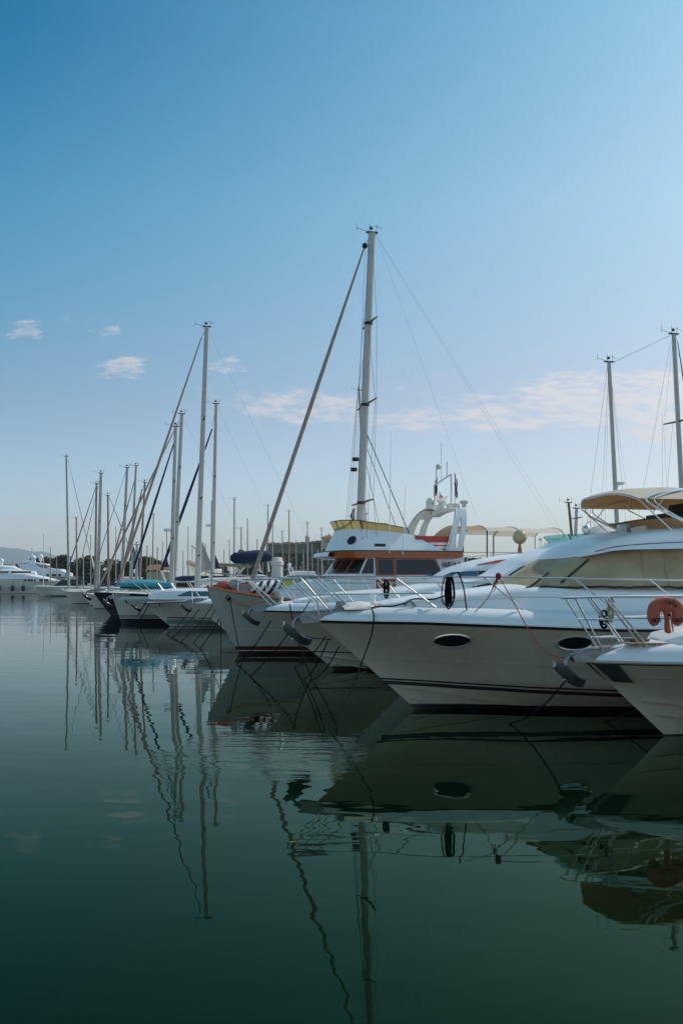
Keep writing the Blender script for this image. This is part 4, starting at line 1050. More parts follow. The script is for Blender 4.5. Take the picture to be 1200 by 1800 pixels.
    bands = [(.0, .22, 'red'), (.22, .36, 'white'), (.36, .46, 'red'), (.46, .60, 'white'), (.60, 1.0, 'red')]
    for sg in (1, -1):
        mb = MB()
        mats = ['red', 'white']
        for a, b, m_ in bands:
            rows = []
            for i in range(13):
                t = i/12; x = lerp(x0, x1, t); low = max(zlo, interp(prof, x)-.06)
                rows.append([(x, sg*-(yh-.12), lerp(zlo, zhi, a)), (x, sg*-(yh-.16), lerp(zlo, zhi, b))])
            mb.grid(rows, mats.index(m_))
        mb.build('dodger', mats, e, label='red and white striped weather cloth')
    # radar arch
    ya = yh-.05
    def arch_leg(sg):
        xs = lambda px, py: P(px, py, -ya)
        out = [xs(785, 972), xs(795, 935), xs(803, 905), xs(806, 893), xs(800, 886)]
        # outline (closed) of the near leg with its slot is made of two bars and two bridges
        mb = MB()
        def bar(pl, pr):
            rows = []
            for (a, b), (c, d) in zip(pl, pr):
                k = (b-zbr)/(P(800, 886, -ya)[1]-zbr); yy_ = ya*(1-.22*max(0, k)**2.5)
                rows.append([(a, sg*-yy_, b), (c, sg*-yy_, d), (c, sg*-(yy_-.16), d), (a, sg*-(yy_-.16), b)])
            mb.grid(rows, close=True); mb.poly(rows[0]); mb.poly(rows[-1])
        q = xs
        bar([q(786, 973), q(792, 950), q(799, 925), q(803, 908)], [q(797, 973), q(800, 950), q(807, 925), q(812, 908)])
        bar([q(806, 973), q(808, 950), q(813, 925), q(813.2, 908)], [q(811, 973), q(816, 950), q(821, 925), q(823, 908)])
        bar([q(803, 909), q(805, 899), q(806, 892)], [q(823, 909), q(824, 899), q(823, 893)])
        bar([q(786, 973), q(788, 961)], [q(811, 973), q(813, 961)])
        return mb.build('arch_leg', 'gel', e, ang=50)
    arch_leg(1)
    xt0, zt0 = P(806, 893, -ya); xt1, _ = P(823, 893, -ya)
    rows = []
    for i in range(17):
        q = -1+2*i/16; y = -ya*.80*q if 0 else ya*.80*q; z = zt0+.13*(1-q*q)-.02
        rows.append([(xt0-.02*(1-q*q), y, z), (xt1+.02, y, z), (xt1-.02, y, z-.13), (xt0+.06, y, z-.13)])
    mb = MB(); mb.grid(rows, close=True); mb.poly(rows[0]); mb.poly(rows[-1]); mb.build('arch_top', 'gel', e, ang=50)
    for sg in (-1, 1):
        tube_part('arch_tube', 'steel', e, smooth_pts([(P(722, 972, -ya)[0]+.9 if 0 else P(783, 972, -ya)[0], sg*-(ya+.02), zbr), (P(799, 915, -ya)[0], sg*-(ya-.05), P(799, 915, -ya)[1]), (xt0, sg*-(ya*.8), zt0+.04)], 5), .03)
    # forward hoop of the arch, its slotted leg against the sky
    def brace(sg):
        Q = lambda px, py: (lambda q: (q[0], q[2]))(L(px, py, ya*.92))
        A = smooth_pts([(Q(p, q)[0], 0, Q(p, q)[1]) for p, q in ((714, 944), (722, 922), (736, 903), (754, 893), (778, 888), (802, 887))], 4)
        B = smooth_pts([(Q(p, q)[0], 0, Q(p, q)[1]) for p, q in ((746, 944), (751, 923), (759, 909), (770, 900), (785, 895), (803, 894))], 4)
        mb = MB()
        def run(i0, i1, f0, f1):
            rows = []
            for i in range(i0, i1+1):
                a = Vector(A[i]).lerp(Vector(B[i]), f0); b = Vector(A[i]).lerp(Vector(B[i]), f1); yy_ = ya*(.96-.16*i/20)
                rows.append([(a.x, sg*yy_, a.z), (b.x, sg*yy_, b.z), (b.x, sg*(yy_-.12), b.z), (a.x, sg*(yy_-.12), a.z)])
            mb.grid(rows, close=True); mb.poly(rows[0]); mb.poly(rows[-1])
        run(0, 6, 0, .34); run(0, 6, .66, 1); run(6, 20, 0, 1); run(0, 1, .34, .66)
        mb.build('arch_brace', 'gel_warm', e, ang=50)
        mb = MB(); mb.tube([(p[0]-.02, sg*ya*(.97-.16*i/20), p[2]+.01) for i, p in enumerate(A)], .03, 6); mb.build('arch_tube', 'steel', e)
    brace(1)
    # domes and scanner
    def dome(x, y, z, r, h, m='gel_warm', name='radome'):
        mb = MB(); mb.lathe([(r*.9, 0), (r, .04), (r, h*.55), (r*.92, h*.75), (r*.6, h*.94), (.01, h)], (x, y, z), 20); o = mb.build(name, m, e, ang=60)
        b = MB(); b.lathe([(r*.95, -.04), (r*.95, .0)], (x, y, z-.003), 20); b.build('dome_base', 'rubber', o); return o
    dx, dz = P(760, 895, ya*.8); d1 = dome(dx-.08, ya*.80, P(760, 896, ya*.8)[1], .20, .50)
    text_mesh('lettering', 'F', .13, d1, (dx-.08, ya*.8-.205, dz+.20), (math.radians(90), 0, 0), 'ink', .003, bold=.004)
    sx = (xt0+xt1)/2; rz = zt0+.10
    o = MB(); o.lathe([(.16, 0), (.17, .05), (.13, .12), (.16, .2), (.15, .34), (.02, .36)], (sx-.12, .25, rz), 16); o = o.build('radar_scanner', 'gel_warm', e)
    b = MB(); b.box((sx-.12, .25, rz+.40), (.62, .10, .09), rz=.6, ry=-.35); b.build('scanner_bar', 'gel_warm', o)
    b = MB(); b.lathe([(.09, 0), (.09, .12), (.18, .18), (.17, .25), (.05, .28)], (sx+.35, -.85, rz), 18); b.build('satellite_dish', 'gel_grey', e)
    fm = [(sx-.2, .95, rz), (sx-.2, .95, rz+1.02), (sx-.1, -.65, rz+1.30), (sx-.1, -.65, rz)]
    tube_part('light_frame', 'gel', e, fm, .035, 8)
    for f_, h, r in ((.12, .62, .025), (.75, .60, .02)): 
        a = Vector(fm[1]).lerp(Vector(fm[2]), f_); tube_part('antenna', 'gel_grey', e, [a, (a.x, a.y, a.z+h)], r, 6)
    a = Vector(fm[1]).lerp(Vector(fm[2]), .42); mb = MB(); mb.tube([a, (a.x, a.y, a.z+1.5)], .012, 5); mb.ball((a.x-.12, a.y, a.z+.55), .11); mb.build('masthead_lamp', 'gel_grey', e)
    return fr, H, e, P, z1
TR = trawler()

def flag(name, base, h, pts, cols, label, pole_r=.010, lean=0.0):
    """limp flag hanging from a staff; pts = width and drop, cols = material per vertical band"""
    e = empty(name, base, label, 'flag')
    tube_part('staff', 'wire', e, [(0, 0, 0), (lean, 0, h)], pole_r, 6)
    w, d = pts; mb = MB(); mats = list(dict.fromkeys(cols))
    rows = []
    n = 12
    for i in range(n+1):
        t = i/n; rows.append([(lean+w*t*(.45+.55*math.sin((j/8)*2.2+.5))+.02*math.sin(j*1.3+t*6), .05*math.sin(t*9+j*.4), h-.02-d*j/8-t*.25*d) for j in range(9)])
    for k, c in enumerate(cols):
        a, b = int(n*k/len(cols)), int(n*(k+1)/len(cols)); mb.grid(rows[a:b+1], mats.index(c))
    mb.build('cloth', mats, e, ang=80); return e
frT = TR[0]
pT = lambda px, py, y: w2(frT, frT.L(px, py, y))
mat('flag_blue', (.03, .05, .16), .8); mat('flag_dark', (.03, .03, .035), .8)
flag('flag', pT(768, 882, .9), 1.0, (-.12, .62), ['flag_dark', 'flag_dark'], 'limp dark flag drooping above the tan radome on the trawler arch')
flag('flag', pT(772, 893, .6), .65, (.14, .45), ['white', 'red'], 'small red and white courtesy flag beside the radar scanner')
flag('flag', pT(799, 885, -.8), 1.2, (.10, .85), ['flag_blue', 'white', 'flag_dark'], 'furled dark blue and white ensign on the right of the trawler arch')
flag('flag', pT(623, 918, .6), .62, (-.16, .5), ['red', 'white', 'flag_blue'], 'tiny red and blue flag hanging left of the tall mast foot')

# things on the trawler's fore deck
def deck_things():
    P = TR[3]; H = TR[1]
    c = pT(436, 1034, .2); mb = MB()
    mb.grid([[(.24*math.sin(math.pi*(i+.4)/8.6)*math.cos(a)*1.0+.10*(i/8), .2*math.sin(math.pi*(i+.4)/8.6)*math.sin(a), .28-.07*i) for a in [2*math.pi*k/12 for k in range(13)]] for i in range(9)])
    o = mb.build('fender', 'red'); o.location = c; tag(o, 'bright red fender heaped at the foot of the tan furled sail', 'fender')
    c = pT(445, 1040, .6); mb = MB(); mb.ball((0, 0, 0), (.42, .2, .14)); mb.ball((.4, 0, -.02), (.25, .2, .1)); o = mb.build('fender', 'red'); o.location = c; tag(o, 'red bag lying low behind the trawler bow rail', 'bag')
    c = pT(395, 1030, .5); mb = MB(); mb.ball((0, 0, 0), (.34, .22, .20)); mb.ball((.35, .1, -.04), (.2, .2, .15)); o = mb.build('buoy', 'buoy'); o.location = c; tag(o, 'faded pink mooring buoy resting by the trawler windlass', 'buoy')
    # white curved cowl behind the rail
    c = pT(456, 1026, .9); mb = MB(); mb.lathe([(.12, -.45), (.32, -.38), (.36, 0), (.30, .3), (.05, .36)], (0, 0, 0), 18); o = mb.build('cowl', 'gel_grey'); o.location = c; tag(o, 'rounded grey dinghy outboard cowl behind the trawler rail', 'outboard')
    # zebra striped kayak cover, yellow and red ends
    e = empty('inflatable_tube', pT(484, 1035, 0.2), 'striped black and white inflatable with yellow and red end on the trawler deck', 'inflatable', rz=.26)
    mb = MB(); mats = ['white', 'ink', 'yellow', 'red']; rows = []; n = 36; Ls = 2.5
    for i in range(n+1):
        t = i/n; r = .30*math.sin(math.pi*(t*.92+.04))**.5; rows.append([(-1.2+Ls*t+.18*math.sin(a)*(1 if 1 else 0), r*1.3*math.cos(a), r*math.sin(a)*.95+.05) for a in [2*math.pi*k/16 for k in range(17)]])
    for i in range(n):
        t = i/n; m_ = (i//2) % 2 if t < .52 else (2 if t < .84 else 3); mb.grid(rows[i:i+2], m_)
    mb.build('tube_body', mats, e, ang=70)
deck_things()

# ------------------------------------------------------------------ tall mast and rigging of the trawler (its own parts)
def wire(par, a, b, r=.006, m='wire', name='stay', n=5):
    return tube_part(name, m, par, [a, b], r, n)
def masthead(mast_parent, top, s=1.0, flip=1):
    mb = MB(); x, y, z = top
    mb.box((x, y, z+.03*s), (.46*s, .14*s, .05*s)); mb.tube([(x-.1*s, y, z), (x-.1*s, y, z+.34*s)], .012*s, 5); mb.ball((x-.02*s, y, z+.2*s), .07*s, 8)
    mb.tube([(x-.2*s*flip, y, z+.06*s), (x-.62*s*flip, y, z+.16*s)], .010*s, 5); mb.tube([(x-.62*s*flip, y, z+.02*s), (x-.62*s*flip, y, z+.34*s)], .008*s, 5)
    mb.tube([(x+.16*s, y, z+.05*s), (x+.2*s, y, z+.34*s)], .010*s, 5); mb.tube([(x+.08*s, y, z+.3*s), (x+.42*s, y, z+.2*s)], .008*s, 5)
    return mb.build('masthead_fitting', 'wire', mast_parent)
def tall_rig():
    fr, H, e, P, z1 = TR; L = fr.L
    b = L(633, 920); t = L(653.5, 410)
    base = (b[0]-.0, 0, z1-.9); top = (t[0], 0, t[2])
    dirv = (Vector(top)-Vector(b)).normalized(); base = tuple(Vector(b)-dirv*3.2)
    mb = MB(); rows = []
    for i in range(9):
        p = Vector(base).lerp(Vector(top), i/8); r = lerp(.155, .125, i/8)
        rows.append([(p.x+r*1.15*math.cos(a), p.y+r*.8*math.sin(a), p.z) for a in [2*math.pi*k/14 for k in range(14)]])
    mb.grid(rows, close=True); mb.poly(rows[-1]); m_ = mb.build('mast', 'mast_white', e)
    masthead(m_, top, 1.0)
    at = lambda py: tuple(Vector(b).lerp(Vector(top), (920-py)/510))
    for py, hw in ((569, .95), (712, 1.35), (884, 1.5)):
        c = at(py)
        for sg in (-1, 1): tube_part('spreader', 'wire', m_, [c, (c[0]+.05, sg*hw, c[2]+.02)], [.055, .03], 6)
        mb = MB(); mb.lathe([(.17, -.05), (.17, .05)], c, 12); mb.build('collar', 'rubber', m_)
    for sg in (-1, 1):
        p = [(top[0], 0, top[2]-.1)]+[(at(py)[0]+.05, sg*hw, at(py)[2]) for py, hw in ((569, .95), (712, 1.35), (884, 1.5))]+[(at(900)[0]+.3, sg*1.7, 2.2)]
        tube_part('shroud', 'wire', m_, p, .007, 4)
        tube_part('shroud', 'wire', m_, [at(569), (at(712)[0], sg*1.35, at(712)[2]), (at(900)[0]-.4, sg*1.7, 2.2)], .007, 4)
    # steps and lamps on the mast
    for py, dx in ((808, -.3), (826, -.34)):
        c = at(py); mb = MB(); mb.box((c[0]+dx, 0, c[2]), (.22, .14, .14)); mb.build('deck_lamp', 'rubber', m_)
    # furled genoa on its forestay
    ft = L(641, 432); fb = L(446, 1010); fdn = Vector(fb)+(Vector(fb)-Vector(ft)).normalized()*1.0
    pts = [Vector(ft).lerp(fdn, i/20) for i in range(21)]
    s_ = tube_part('furled_sail', 'sail_tan', e, pts, [lerp(.028, .080, min(1, i/8)**.8) for i in range(21)], 10)
    mb = MB()
    n = 160; hel = []
    for i in range(n+1):
        t = i/n; c = Vector(ft).lerp(fdn, t); r = lerp(.032, .086, min(1, t*20/8)**.8); a = i*.75; hel.append((c.x+r*math.cos(a), c.y+r*math.sin(a), c.z))
    mb.tube(hel, .006, 4); mb.build('sail_edge', 'canvas_tan', s_)
    wire(e, top, ft, .012, name='forestay'); mb = MB(); mb.ball(ft, .11); mb.build('furler_swivel', 'rubber', s_)
    wire(e, fdn, (fdn[0]-.25, 0, H.zs(.8)), .03, 'steel', name='furler_drum')
    # backstays and running rigging
    wire(e, (top[0]+.15, 0, top[2]), L(836, 905, -1.2), .003); 
    wire(e, (top[0]+.15, 0, top[2]-.05), (16.4, .8, 2.2), .003); wire(e, (top[0]+.15, 0, top[2]-.05), (15.4, -1.6, 2.2), .003)
    a1 = at(752); wire(e, a1, L(719, 938, -.9), .017, 'rope_black', 'topping_lift'); wire(e, at(772), L(697, 930, .5), .012, 'rope_black', 'topping_lift')
    wire(e, at(790), L(665, 918, .6), .009, 'rope_black', 'halyard'); wire(e, (at(560)[0]-.2, 0, at(560)[2]), (at(915)[0]-.45, .1, at(915)[2]), .007, name='halyard')
    wire(e, (at(430)[0]-.25, 0, at(430)[2]), (at(915)[0]-.3, -.2, at(915)[2]), .006, name='halyard')
    mb = MB(); mb.ball(tuple(Vector(at(768))+Vector((.12, 0, -.1))), (.05, .05, .35)); mb.build('flag_halyard_bag', 'rubber', m_)
tall_rig()

# ------------------------------------------------------------------ generic yachts for the rest of the row and the basin
def rig(e, fr, base_px, base_py, top_px, top_py, y=0.0, r=.11, m='mast_white', spreaders=(.35, .65), head=True, stays=True, fore=None, foot=None, furl='sail_tan', furl_r=.09, furl_top=.95, aft=None, boom=None, boom_m='canvas_navy', hullw=1.5, deckz=1.3, radar=None, topl=True):
    b = Vector(fr.L(base_px, base_py, y)); t = Vector(fr.L(top_px, top_py, y)); d = (t-b).normalized()
    base = b-d*(max(0, b.z-deckz)/max(.3, d.z))
    mb = MB(); rows = []
    for i in range(5):
        p = base.lerp(t, i/4); rr = lerp(r, r*.72, i/4)
        rows.append([(p.x+rr*1.2*math.cos(a), p.y+rr*.85*math.sin(a), p.z) for a in [2*math.pi*k/10 for k in range(10)]])
    mb.grid(rows, close=True); mb.poly(rows[-1]); mm = mb.build('mast', m, e)
    if head: masthead(mm, tuple(t), min(1.4, .6+r*4))
    H_ = (t-base).length
    prev = [t]
    for f in sorted(spreaders, reverse=True):
        c = base.lerp(t, f)
        for sg in (-1, 1): tube_part('spreader', 'wire', mm, [c, c+Vector((.05, sg*hullw*.62, .04))], [.045*(r/.11), .028*(r/.11)], 5)
    if stays:
        wr = .005 if fr.d < 90 else .009
        for sg in (-1, 1):
            p = [t]+[base.lerp(t, f)+Vector((.05, sg*hullw*.62, .04)) for f in sorted(spreaders, reverse=True)]+[base+Vector((.25, sg*hullw, 0))]
            tube_part('shroud', 'wire', mm, p, wr, 4)
        if aft is not None: tube_part('backstay', 'wire', mm, [t, Vector((aft, 0, deckz+.2))], wr, 4)
    if fore is not None:      # fore = (px, py) of the sail tack, furl = material
        f = Vector(fr.L(fore[0], fore[1], y)); ft = t.lerp(f, 1-furl_top) if topl is True else Vector(fr.L(topl[0], topl[1], y))
        tube_part('furled_sail', furl, e, [ft.lerp(f, i/10) for i in range(11)], [lerp(furl_r*.45, furl_r, min(1, i/5)) for i in range(11)], 8)
        tube_part('forestay', 'wire', e, [t, ft], .012, 4)
    if boom is not None:      # boom length aft, height above deck
        z = base.z+boom[1]; c = [base+Vector((.1, 0, boom[1]))+Vector((boom[0]*i/8, 0, .04*i/8*boom[0])) for i in range(9)]
        tube_part('boom', m, e, [c[0]-Vector((0, 0, .1)), c[-1]-Vector((0, 0, .1))], .07, 8)
        tube_part('sail_cover', boom_m, e, c, [.15, .23, .24, .22, .20, .18, .16, .13, .08], 8)
    if radar is not None:
        c = base.lerp(t, radar); s_ = Vector((-.42, 0, .0)); mb = MB(); mb.lathe([(.2, -.10), (.27, -.05), (.27, .06), (.16, .12), (.01, .13)], tuple(c+s_), 14); mb.tube([tuple(c), tuple(c+s_*.6-Vector((0, 0, .12)))], .03, 5)
        mb.build('radome', 'gel', mm)
    return base, t, mm
def pulpit(e, H, zr, n=5, x_end=None, r=.02):
    x_end = x_end or H.L*.75
    f = lambda x: max(.12, H.yd(x)-.05)
    p = [(x_end+(0-x_end)*i/10, -f(x_end+(0-x_end)*i/10), H.zs(x_end+(0-x_end)*i/10)+zr) for i in range(11)]
    tube_part('top_rail', 'steel', e, p+[(-.15, 0, H.zs(0)+zr+.03)]+[(a, -b, c) for a, b, c in p[::-1]], r, 5)
    for i in range(n):
        x = x_end*i/(n-1)
        for sg in (-1, 1): tube_part('stanchion', 'steel', e, [(x, sg*f(x), H.zs(x)+zr), (x+.02, sg*f(x), H.zs(x))], r*.8, 4)
def sailboat(label, bow, d, L=12, B=3.8, z=(1.5, 1.25), O=.8, hull='hull_white', rigs=(), yaw=YAW, group='sailing boats moored in the row', cover=None, extras=True, roof=True, rail=True, kind='round', wz=1.4):
    fr = Frame(bow, d, yaw); e = empty('sailing_boat', fr.loc, label, 'sailboat', group, yaw)
    H = Hull(L, B, [(0, z[0]), (L*.5, z[1]), (L, z[1]+.05)], O, kind, tm=.5, keel=-.7, ps=2.0, xt=.75)
    H.build(e, hull, nt=22, nu=10); H.deck(e, 'gel_warm', [(0, .03), (L, .06)], inset=.12, camber=.12, nt=14)
    if roof:
        zz = z[1]+.1
        c = Cabin([(L*.22, .3, zz-.2, zz+.02, .05), (L*.30, .9, zz-.2, zz+.28, .15), (L*.62, B*.32, zz-.2, zz+.48, .18), (L*.64, B*.32, zz-.2, zz+.1, .1)], tum=.4); c.build(e, 'coachroof', 'gel', n=12)
        c.window(e, 'glass', [(L*.34, zz+.08, zz+.2), (L*.55, zz+.08, zz+.3)])
    if cover:
        sz = 1.0; mb = MB(); x0 = L*.60
        mb.grid([[(x0+1.6*i/5, B*.34*(-1+2*j/8), z[1]+.45+.95*math.sin(math.pi*min(1, (i+.6)/3.6)/2)*(1-abs(-1+2*j/8)**3*.8)) for j in range(9)] for i in range(6)]); mb.build('sprayhood', cover, e)
    if rail: pulpit(e, H, .62)
    for kw in rigs: rig(e, fr, hullw=B*.42, deckz=z[1]+.1, **kw)
    return fr, H, e
def motorboat(label, bow, d, L=12, B=4, z=(1.7, 1.4), O=1.7, hull='hull_white', top=None, win='glass', fly=None, yaw=YAW, group='motor yachts in the harbour', rail=True, arch=False, roofm='gel', fender=False):
    fr = Frame(bow, d, yaw); e = empty('motor_boat', fr.loc, label, 'motorboat', group, yaw)
    H = Hull(L, B, [(0, z[0]), (L, z[1])], O, 'v', tm=.5, zc=(.6, .15), keel=-.6)
    H.build(e, hull, nt=20, nu=10); H.deck(e, 'gel', [(0, .02), (1, .2), (L, .25)], nt=14)
    h = top or 1.3; zz = z[1]+.2
    st = [(L*.2, .3, zz-.1, zz+.05, .03), (L*.36, B*.36, zz-.1, zz+.35, .15), (L*.48, B*.40, zz-.1, zz+h, .25), (L*.8, B*.40, zz-.1, zz+h, .25)]
    c = Cabin(st, tum=.2); c.build(e, 'deckhouse', roofm, n=16)
    c.window(e, win, [(L*.42, zz+.35, zz+.42), (L*.49, zz+.35, zz+h-.25), (L*.78, zz+.35, zz+h-.25)])
    if fly:
        f = Cabin([(L*.50, B*.33, zz+h, zz+h+.3, .1), (L*.54, B*.36, zz+h, zz+h+fly, .1), (L*.78, B*.36, zz+h, zz+h+fly*.8, .1)], tum=-.1); f.build(e, 'flybridge', 'gel', n=8)
    if arch:
        x = L*.72; w = B*.38; tube_part('radar_arch', 'gel', e, smooth_pts([(x, -w, zz+h), (x-.5, -w*.95, zz+h+1.2), (x-.6, 0, zz+h+1.4), (x-.5, w*.95, zz+h+1.2), (x, w, zz+h)], 4), .09, 6)
        mb = MB(); mb.ball((x-.6, 0, zz+h+1.7), .28); mb.build('radome', 'gel', e)
    if rail: pulpit(e, H, .6, x_end=L*.5)
    return fr, H, e

# white sport boat with mint bottom (left of the grey hull)
def mint_boat():
    fr = Frame(250, 62, YAW); e = empty('motor_boat', fr.loc, 'white open sport boat with mint green bottom, left of the grey trawler', 'motorboat', 'motor yachts moored bow out', YAW)
    H = Hull(12.5, 4.0, [(0, 1.45), (4, 1.62), (12.5, 1.6)], fr.X(300, 0), 'v', tm=.5, zc=(.62, .18), keel=-.7)
    H.build(e, 'hull_mint', nt=30)
    H.strip(e, 'bottom_paint', 'mint', lambda x: interp([(fr.X(292), .30), (12, .15)], x), fr.X(290)+.1, 12, .30, .01)
    H.strip(e, 'stripe', 'ink', lambda x: interp([(2.0, .56), (12, .40)], x), 1.55, 12, .06, .012)
    H.strip(e, 'stripe', 'gel_grey', lambda x: 1.05, .8, 12, .03, .012)
    H.strip(e, 'rub_line', 'rubber', lambda x: H.zs(x)-.03, .05, 12, .05, .02)
    H.deck(e, 'gel', [(0, .02), (1, .22), (12, .3)])
    P = lambda px, py, y=-1.2: (lambda q: (q[0], q[2]))(fr.L(px, py, y))
    c = Cabin([(P(240, 1050)[0]+.8, .5, 1.7, P(246, 1048)[1], .1), (P(262, 1044)[0], 1.1, 1.7, P(262, 1041)[1], .2), (P(305, 1038)[0], 1.4, 1.7, P(305, 1036)[1], .25), (11, 1.5, 1.7, P(305, 1034)[1], .25)], tum=.3); c.build(e, 'coachroof', 'gel')
    z = P(300, 1036)[1]
    c.window(e, 'glass_blue', [(P(312, 1040)[0], z-.42, z-.38), (P(330, 1040)[0], z-.42, z-.12), (P(390, 1040)[0], z-.42, z-.12)])
    zr = P(226, 1024, -.2)[1]
    bow_rail(e, H, lambda x: zr+.01*x, lambda x: H.zs(x)+.2, fr.X(227), [(fr.X(233), fr.X(276)), (fr.X(250), fr.X(278)), (fr.X(276), fr.X(300)), (fr.X(300), fr.X(318)), (fr.X(330), fr.X(350))], x_end=6, r=.026, ins=.15, fy=.4)
    anchor(e, 0, 1.5, 1.1)
    return fr, H
mint_boat()
def small_tender(px, py, d, label, m, s=1.0, yaw=.2):
    c = pw(px, py, d); e = empty('dinghy', c, label, 'dinghy', rz=yaw)
    mb = MB(); rows = []
    for i in range(17):
        t = i/16; w = .62*math.sin(math.pi*min(1, t*.9+.06))**.6*s; h = .40*s*math.sin(math.pi*min(1, t*.85+.1))**.5
        rows.append([(-1.5*s+3.0*s*t, w*math.cos(a), h*math.sin(a)*(1 if math.sin(a) > 0 else .4)) for a in [2*math.pi*k/12 for k in range(13)]])
    mb.grid(rows); mb.poly(rows[0][:-1]); mb.poly(rows[-1][:-1]); mb.build('dinghy_cover', m, e, ang=70)
    mb = MB(); mb.tube([(r[7][0], r[7][1]-.01, r[7][2]) for r in rows], .02*s, 5); mb.build('lacing', 'rope_black', e)
small_tender(258, 1031, 66, 'turquoise covered dinghy lying on the foredeck behind the sport boat rail', 'canvas_teal', 1.15)

# boat between sport boat and trawler
fr5, H5, e5 = motorboat('white motor yacht squeezed between mint bottomed boat and grey trawler', 338, 50.5, L=12, B=3.8, z=(1.66, 1.6), O=2.0, top=.75, rail=True, group='motor yachts moored bow out')
anchor(e5, 0, 1.72, 1.0)
H5.strip(e5, 'stripe', 'ink', lambda x: .78, 1.4, 8, .07, .01); H5.strip(e5, 'stripe', 'ink', lambda x: .30, 1.9, 8, .05, .01)
# big mast sailing boat, lines near the water
fr7, H7, e7 = sailboat('white sailing boat with black double stripe and the tallest mast left of the trawler', 199, 66, L=15, B=4.4, z=(1.72, 1.5), O=.55, hull='hull_white_lines', cover='canvas_navy',
    rigs=[dict(base_px=348, base_py=1000, top_px=363.5, top_py=575, r=.17, spreaders=(.16, .37, .66), fore=(206, 1030), topl=(354, 594), furl='sail_tan', furl_r=.085, aft=15, boom=(5.0, 1.2), boom_m='canvas_white')])
anchor(e7, .1, 1.75, 1.3)
# mizzen staysail, grey triangle
def tri_sail(fr, e, name, m, p):
    mb = MB(); a, b, c = [Vector(fr.L(*q)) for q in p]
    mb.grid([[tuple(a.lerp(b, i/8).lerp(a.lerp(c, i/8), j/6)+Vector((0, .12*math.sin(math.pi*j/6)*i/8, 0))) for j in range(7)] for i in range(9)]); mb.build(name, m, e, ang=70)
tri_sail(fr7, e7, 'staysail', 'canvas_grey', [(353, 946, 0), (348, 1008, .3), (375, 1000, 1.2)])
# black hull
fr8, H8, e8 = sailboat('dark blue hulled sailing boat with overhanging bow, left of the double striped hull', 163, 84, L=15, B=4.2, z=(2.0, 1.7), O=1.5, hull='hull_navy',
    rigs=[dict(base_px=307, base_py=1000, top_px=320, top_py=728, r=.17, spreaders=(.4, .7), fore=(172, 1036), topl=(312, 745), furl='sail_tan', furl_r=.085, aft=15, boom=(4.5, 1.3))])
anchor(e8, 0, 2.0, 1.4)
fr8b, H8b, e8b = sailboat('sailing boat with white radome on its mast just left of the tallest mast', 205, 76, L=13, B=4, z=(1.5, 1.4), O=.9,
    rigs=[dict(base_px=302, base_py=1000, top_px=309, top_py=750, r=.15, spreaders=(.35, .68), fore=(235, 1000), topl=(308, 772), furl='canvas_navy', furl_r=.09, radar=.40)])
fr8c, H8c, e8c = sailboat('sailing boat with dark navy furled jib and slim mast right of the tallest mast', 281, 88, L=13, B=4, z=(1.5, 1.4), O=.9, cover='canvas_navy',
    rigs=[dict(base_px=374, base_py=990, top_px=380, top_py=710, r=.16, spreaders=(.28, .62), fore=(284, 1003), topl=(373, 754), furl='canvas_navy', furl_r=.13, aft=13, boom=(4.5, 1.0), radar=.37)])
tri_sail(fr8c, e8c, 'sail_bag', 'canvas_navy', [(293, 976, 0), (285, 998, 0), (297, 996, .5)])
tri_sail(fr8c, e8c, 'sail_bag', 'canvas_navy', [(377, 972, 0), (374, 1000, 0), (389, 1000, .5)])
# boats around the far end of the row
sailboat('white hulled sailing boat with anchors on its bow, nearest the far motor yacht', 108, 150, L=16, B=4.6, z=(1.85, 1.7), O=1.6, hull='hull_white', cover='canvas_navy', rigs=[
    dict(base_px=121, base_py=1005, top_px=117, top_py=803, r=0.160, m='mast_white', spreaders=(.35, .55), fore=(166, 1000), topl=(124, 822), furl='white', furl_r=.12, radar=.08)])
sailboat('sailing boat with brown mast and thin dark forestay beside the far row end', 112, 138, L=13, B=4, z=(1.7, 1.5), O=1.2, cover='canvas_navy', rigs=[
    dict(base_px=168, base_py=1003, top_px=170, top_py=850, r=0.152, m='mast_tan', spreaders=(.5,), fore=(113, 1020), topl=(169, 856), furl='canvas_grey', furl_r=.09)])
sailboat('sailing boat with the twin pale mast right of a brown mast at far row end', 142, 126, L=14, B=4.2, z=(1.75, 1.5), O=1.2, rigs=[
    dict(base_px=173, base_py=1010, top_px=178, top_py=832, r=.21, spreaders=(.33, .6), fore=(140, 1000), topl=(177, 836), furl='wire', furl_r=.04, boom=(3.5, 1))])
sailboat('low sailing boat with short brown mast standing before the tree line', 128, 165, L=11, B=3.6, z=(1.5, 1.3), O=1, cover='canvas_navy', rigs=[
    dict(base_px=135.5, base_py=1015, top_px=134.5, top_py=911, r=0.128, m='mast_tan', spreaders=(.6,))])
sailboat('sailing boat with brown mast and crossed dark stay to its right', 172, 118, L=12, B=3.8, z=(1.6, 1.4), O=1, cover='canvas_navy', rigs=[
    dict(base_px=191, base_py=1010, top_px=190, top_py=871, r=0.120, m='mast_tan', spreaders=(.55,), fore=(227, 960), topl=(193, 874), furl='canvas_grey', furl_r=.05)])
sailboat('sailing boat with pale mast and long oblique stay falling left to the dark hull', 150, 108, L=13, B=4, z=(1.6, 1.4), O=1, cover='canvas_navy', rigs=[
    dict(base_px=215, base_py=1012, top_px=224, top_py=822, r=.17, spreaders=(.42, .7), fore=(160, 1022), topl=(221, 830), furl='canvas_grey', furl_r=.04)])
sailboat('sailing boat with pale mast leaning right and tan furled stay', 186, 100, L=13, B=4, z=(1.6, 1.4), O=1, rigs=[
    dict(base_px=230, base_py=1010, top_px=239.5, top_py=819, r=.13, spreaders=(.4, .7), fore=(188, 1022), topl=(238, 840), furl='mast_tan', furl_r=.08)])
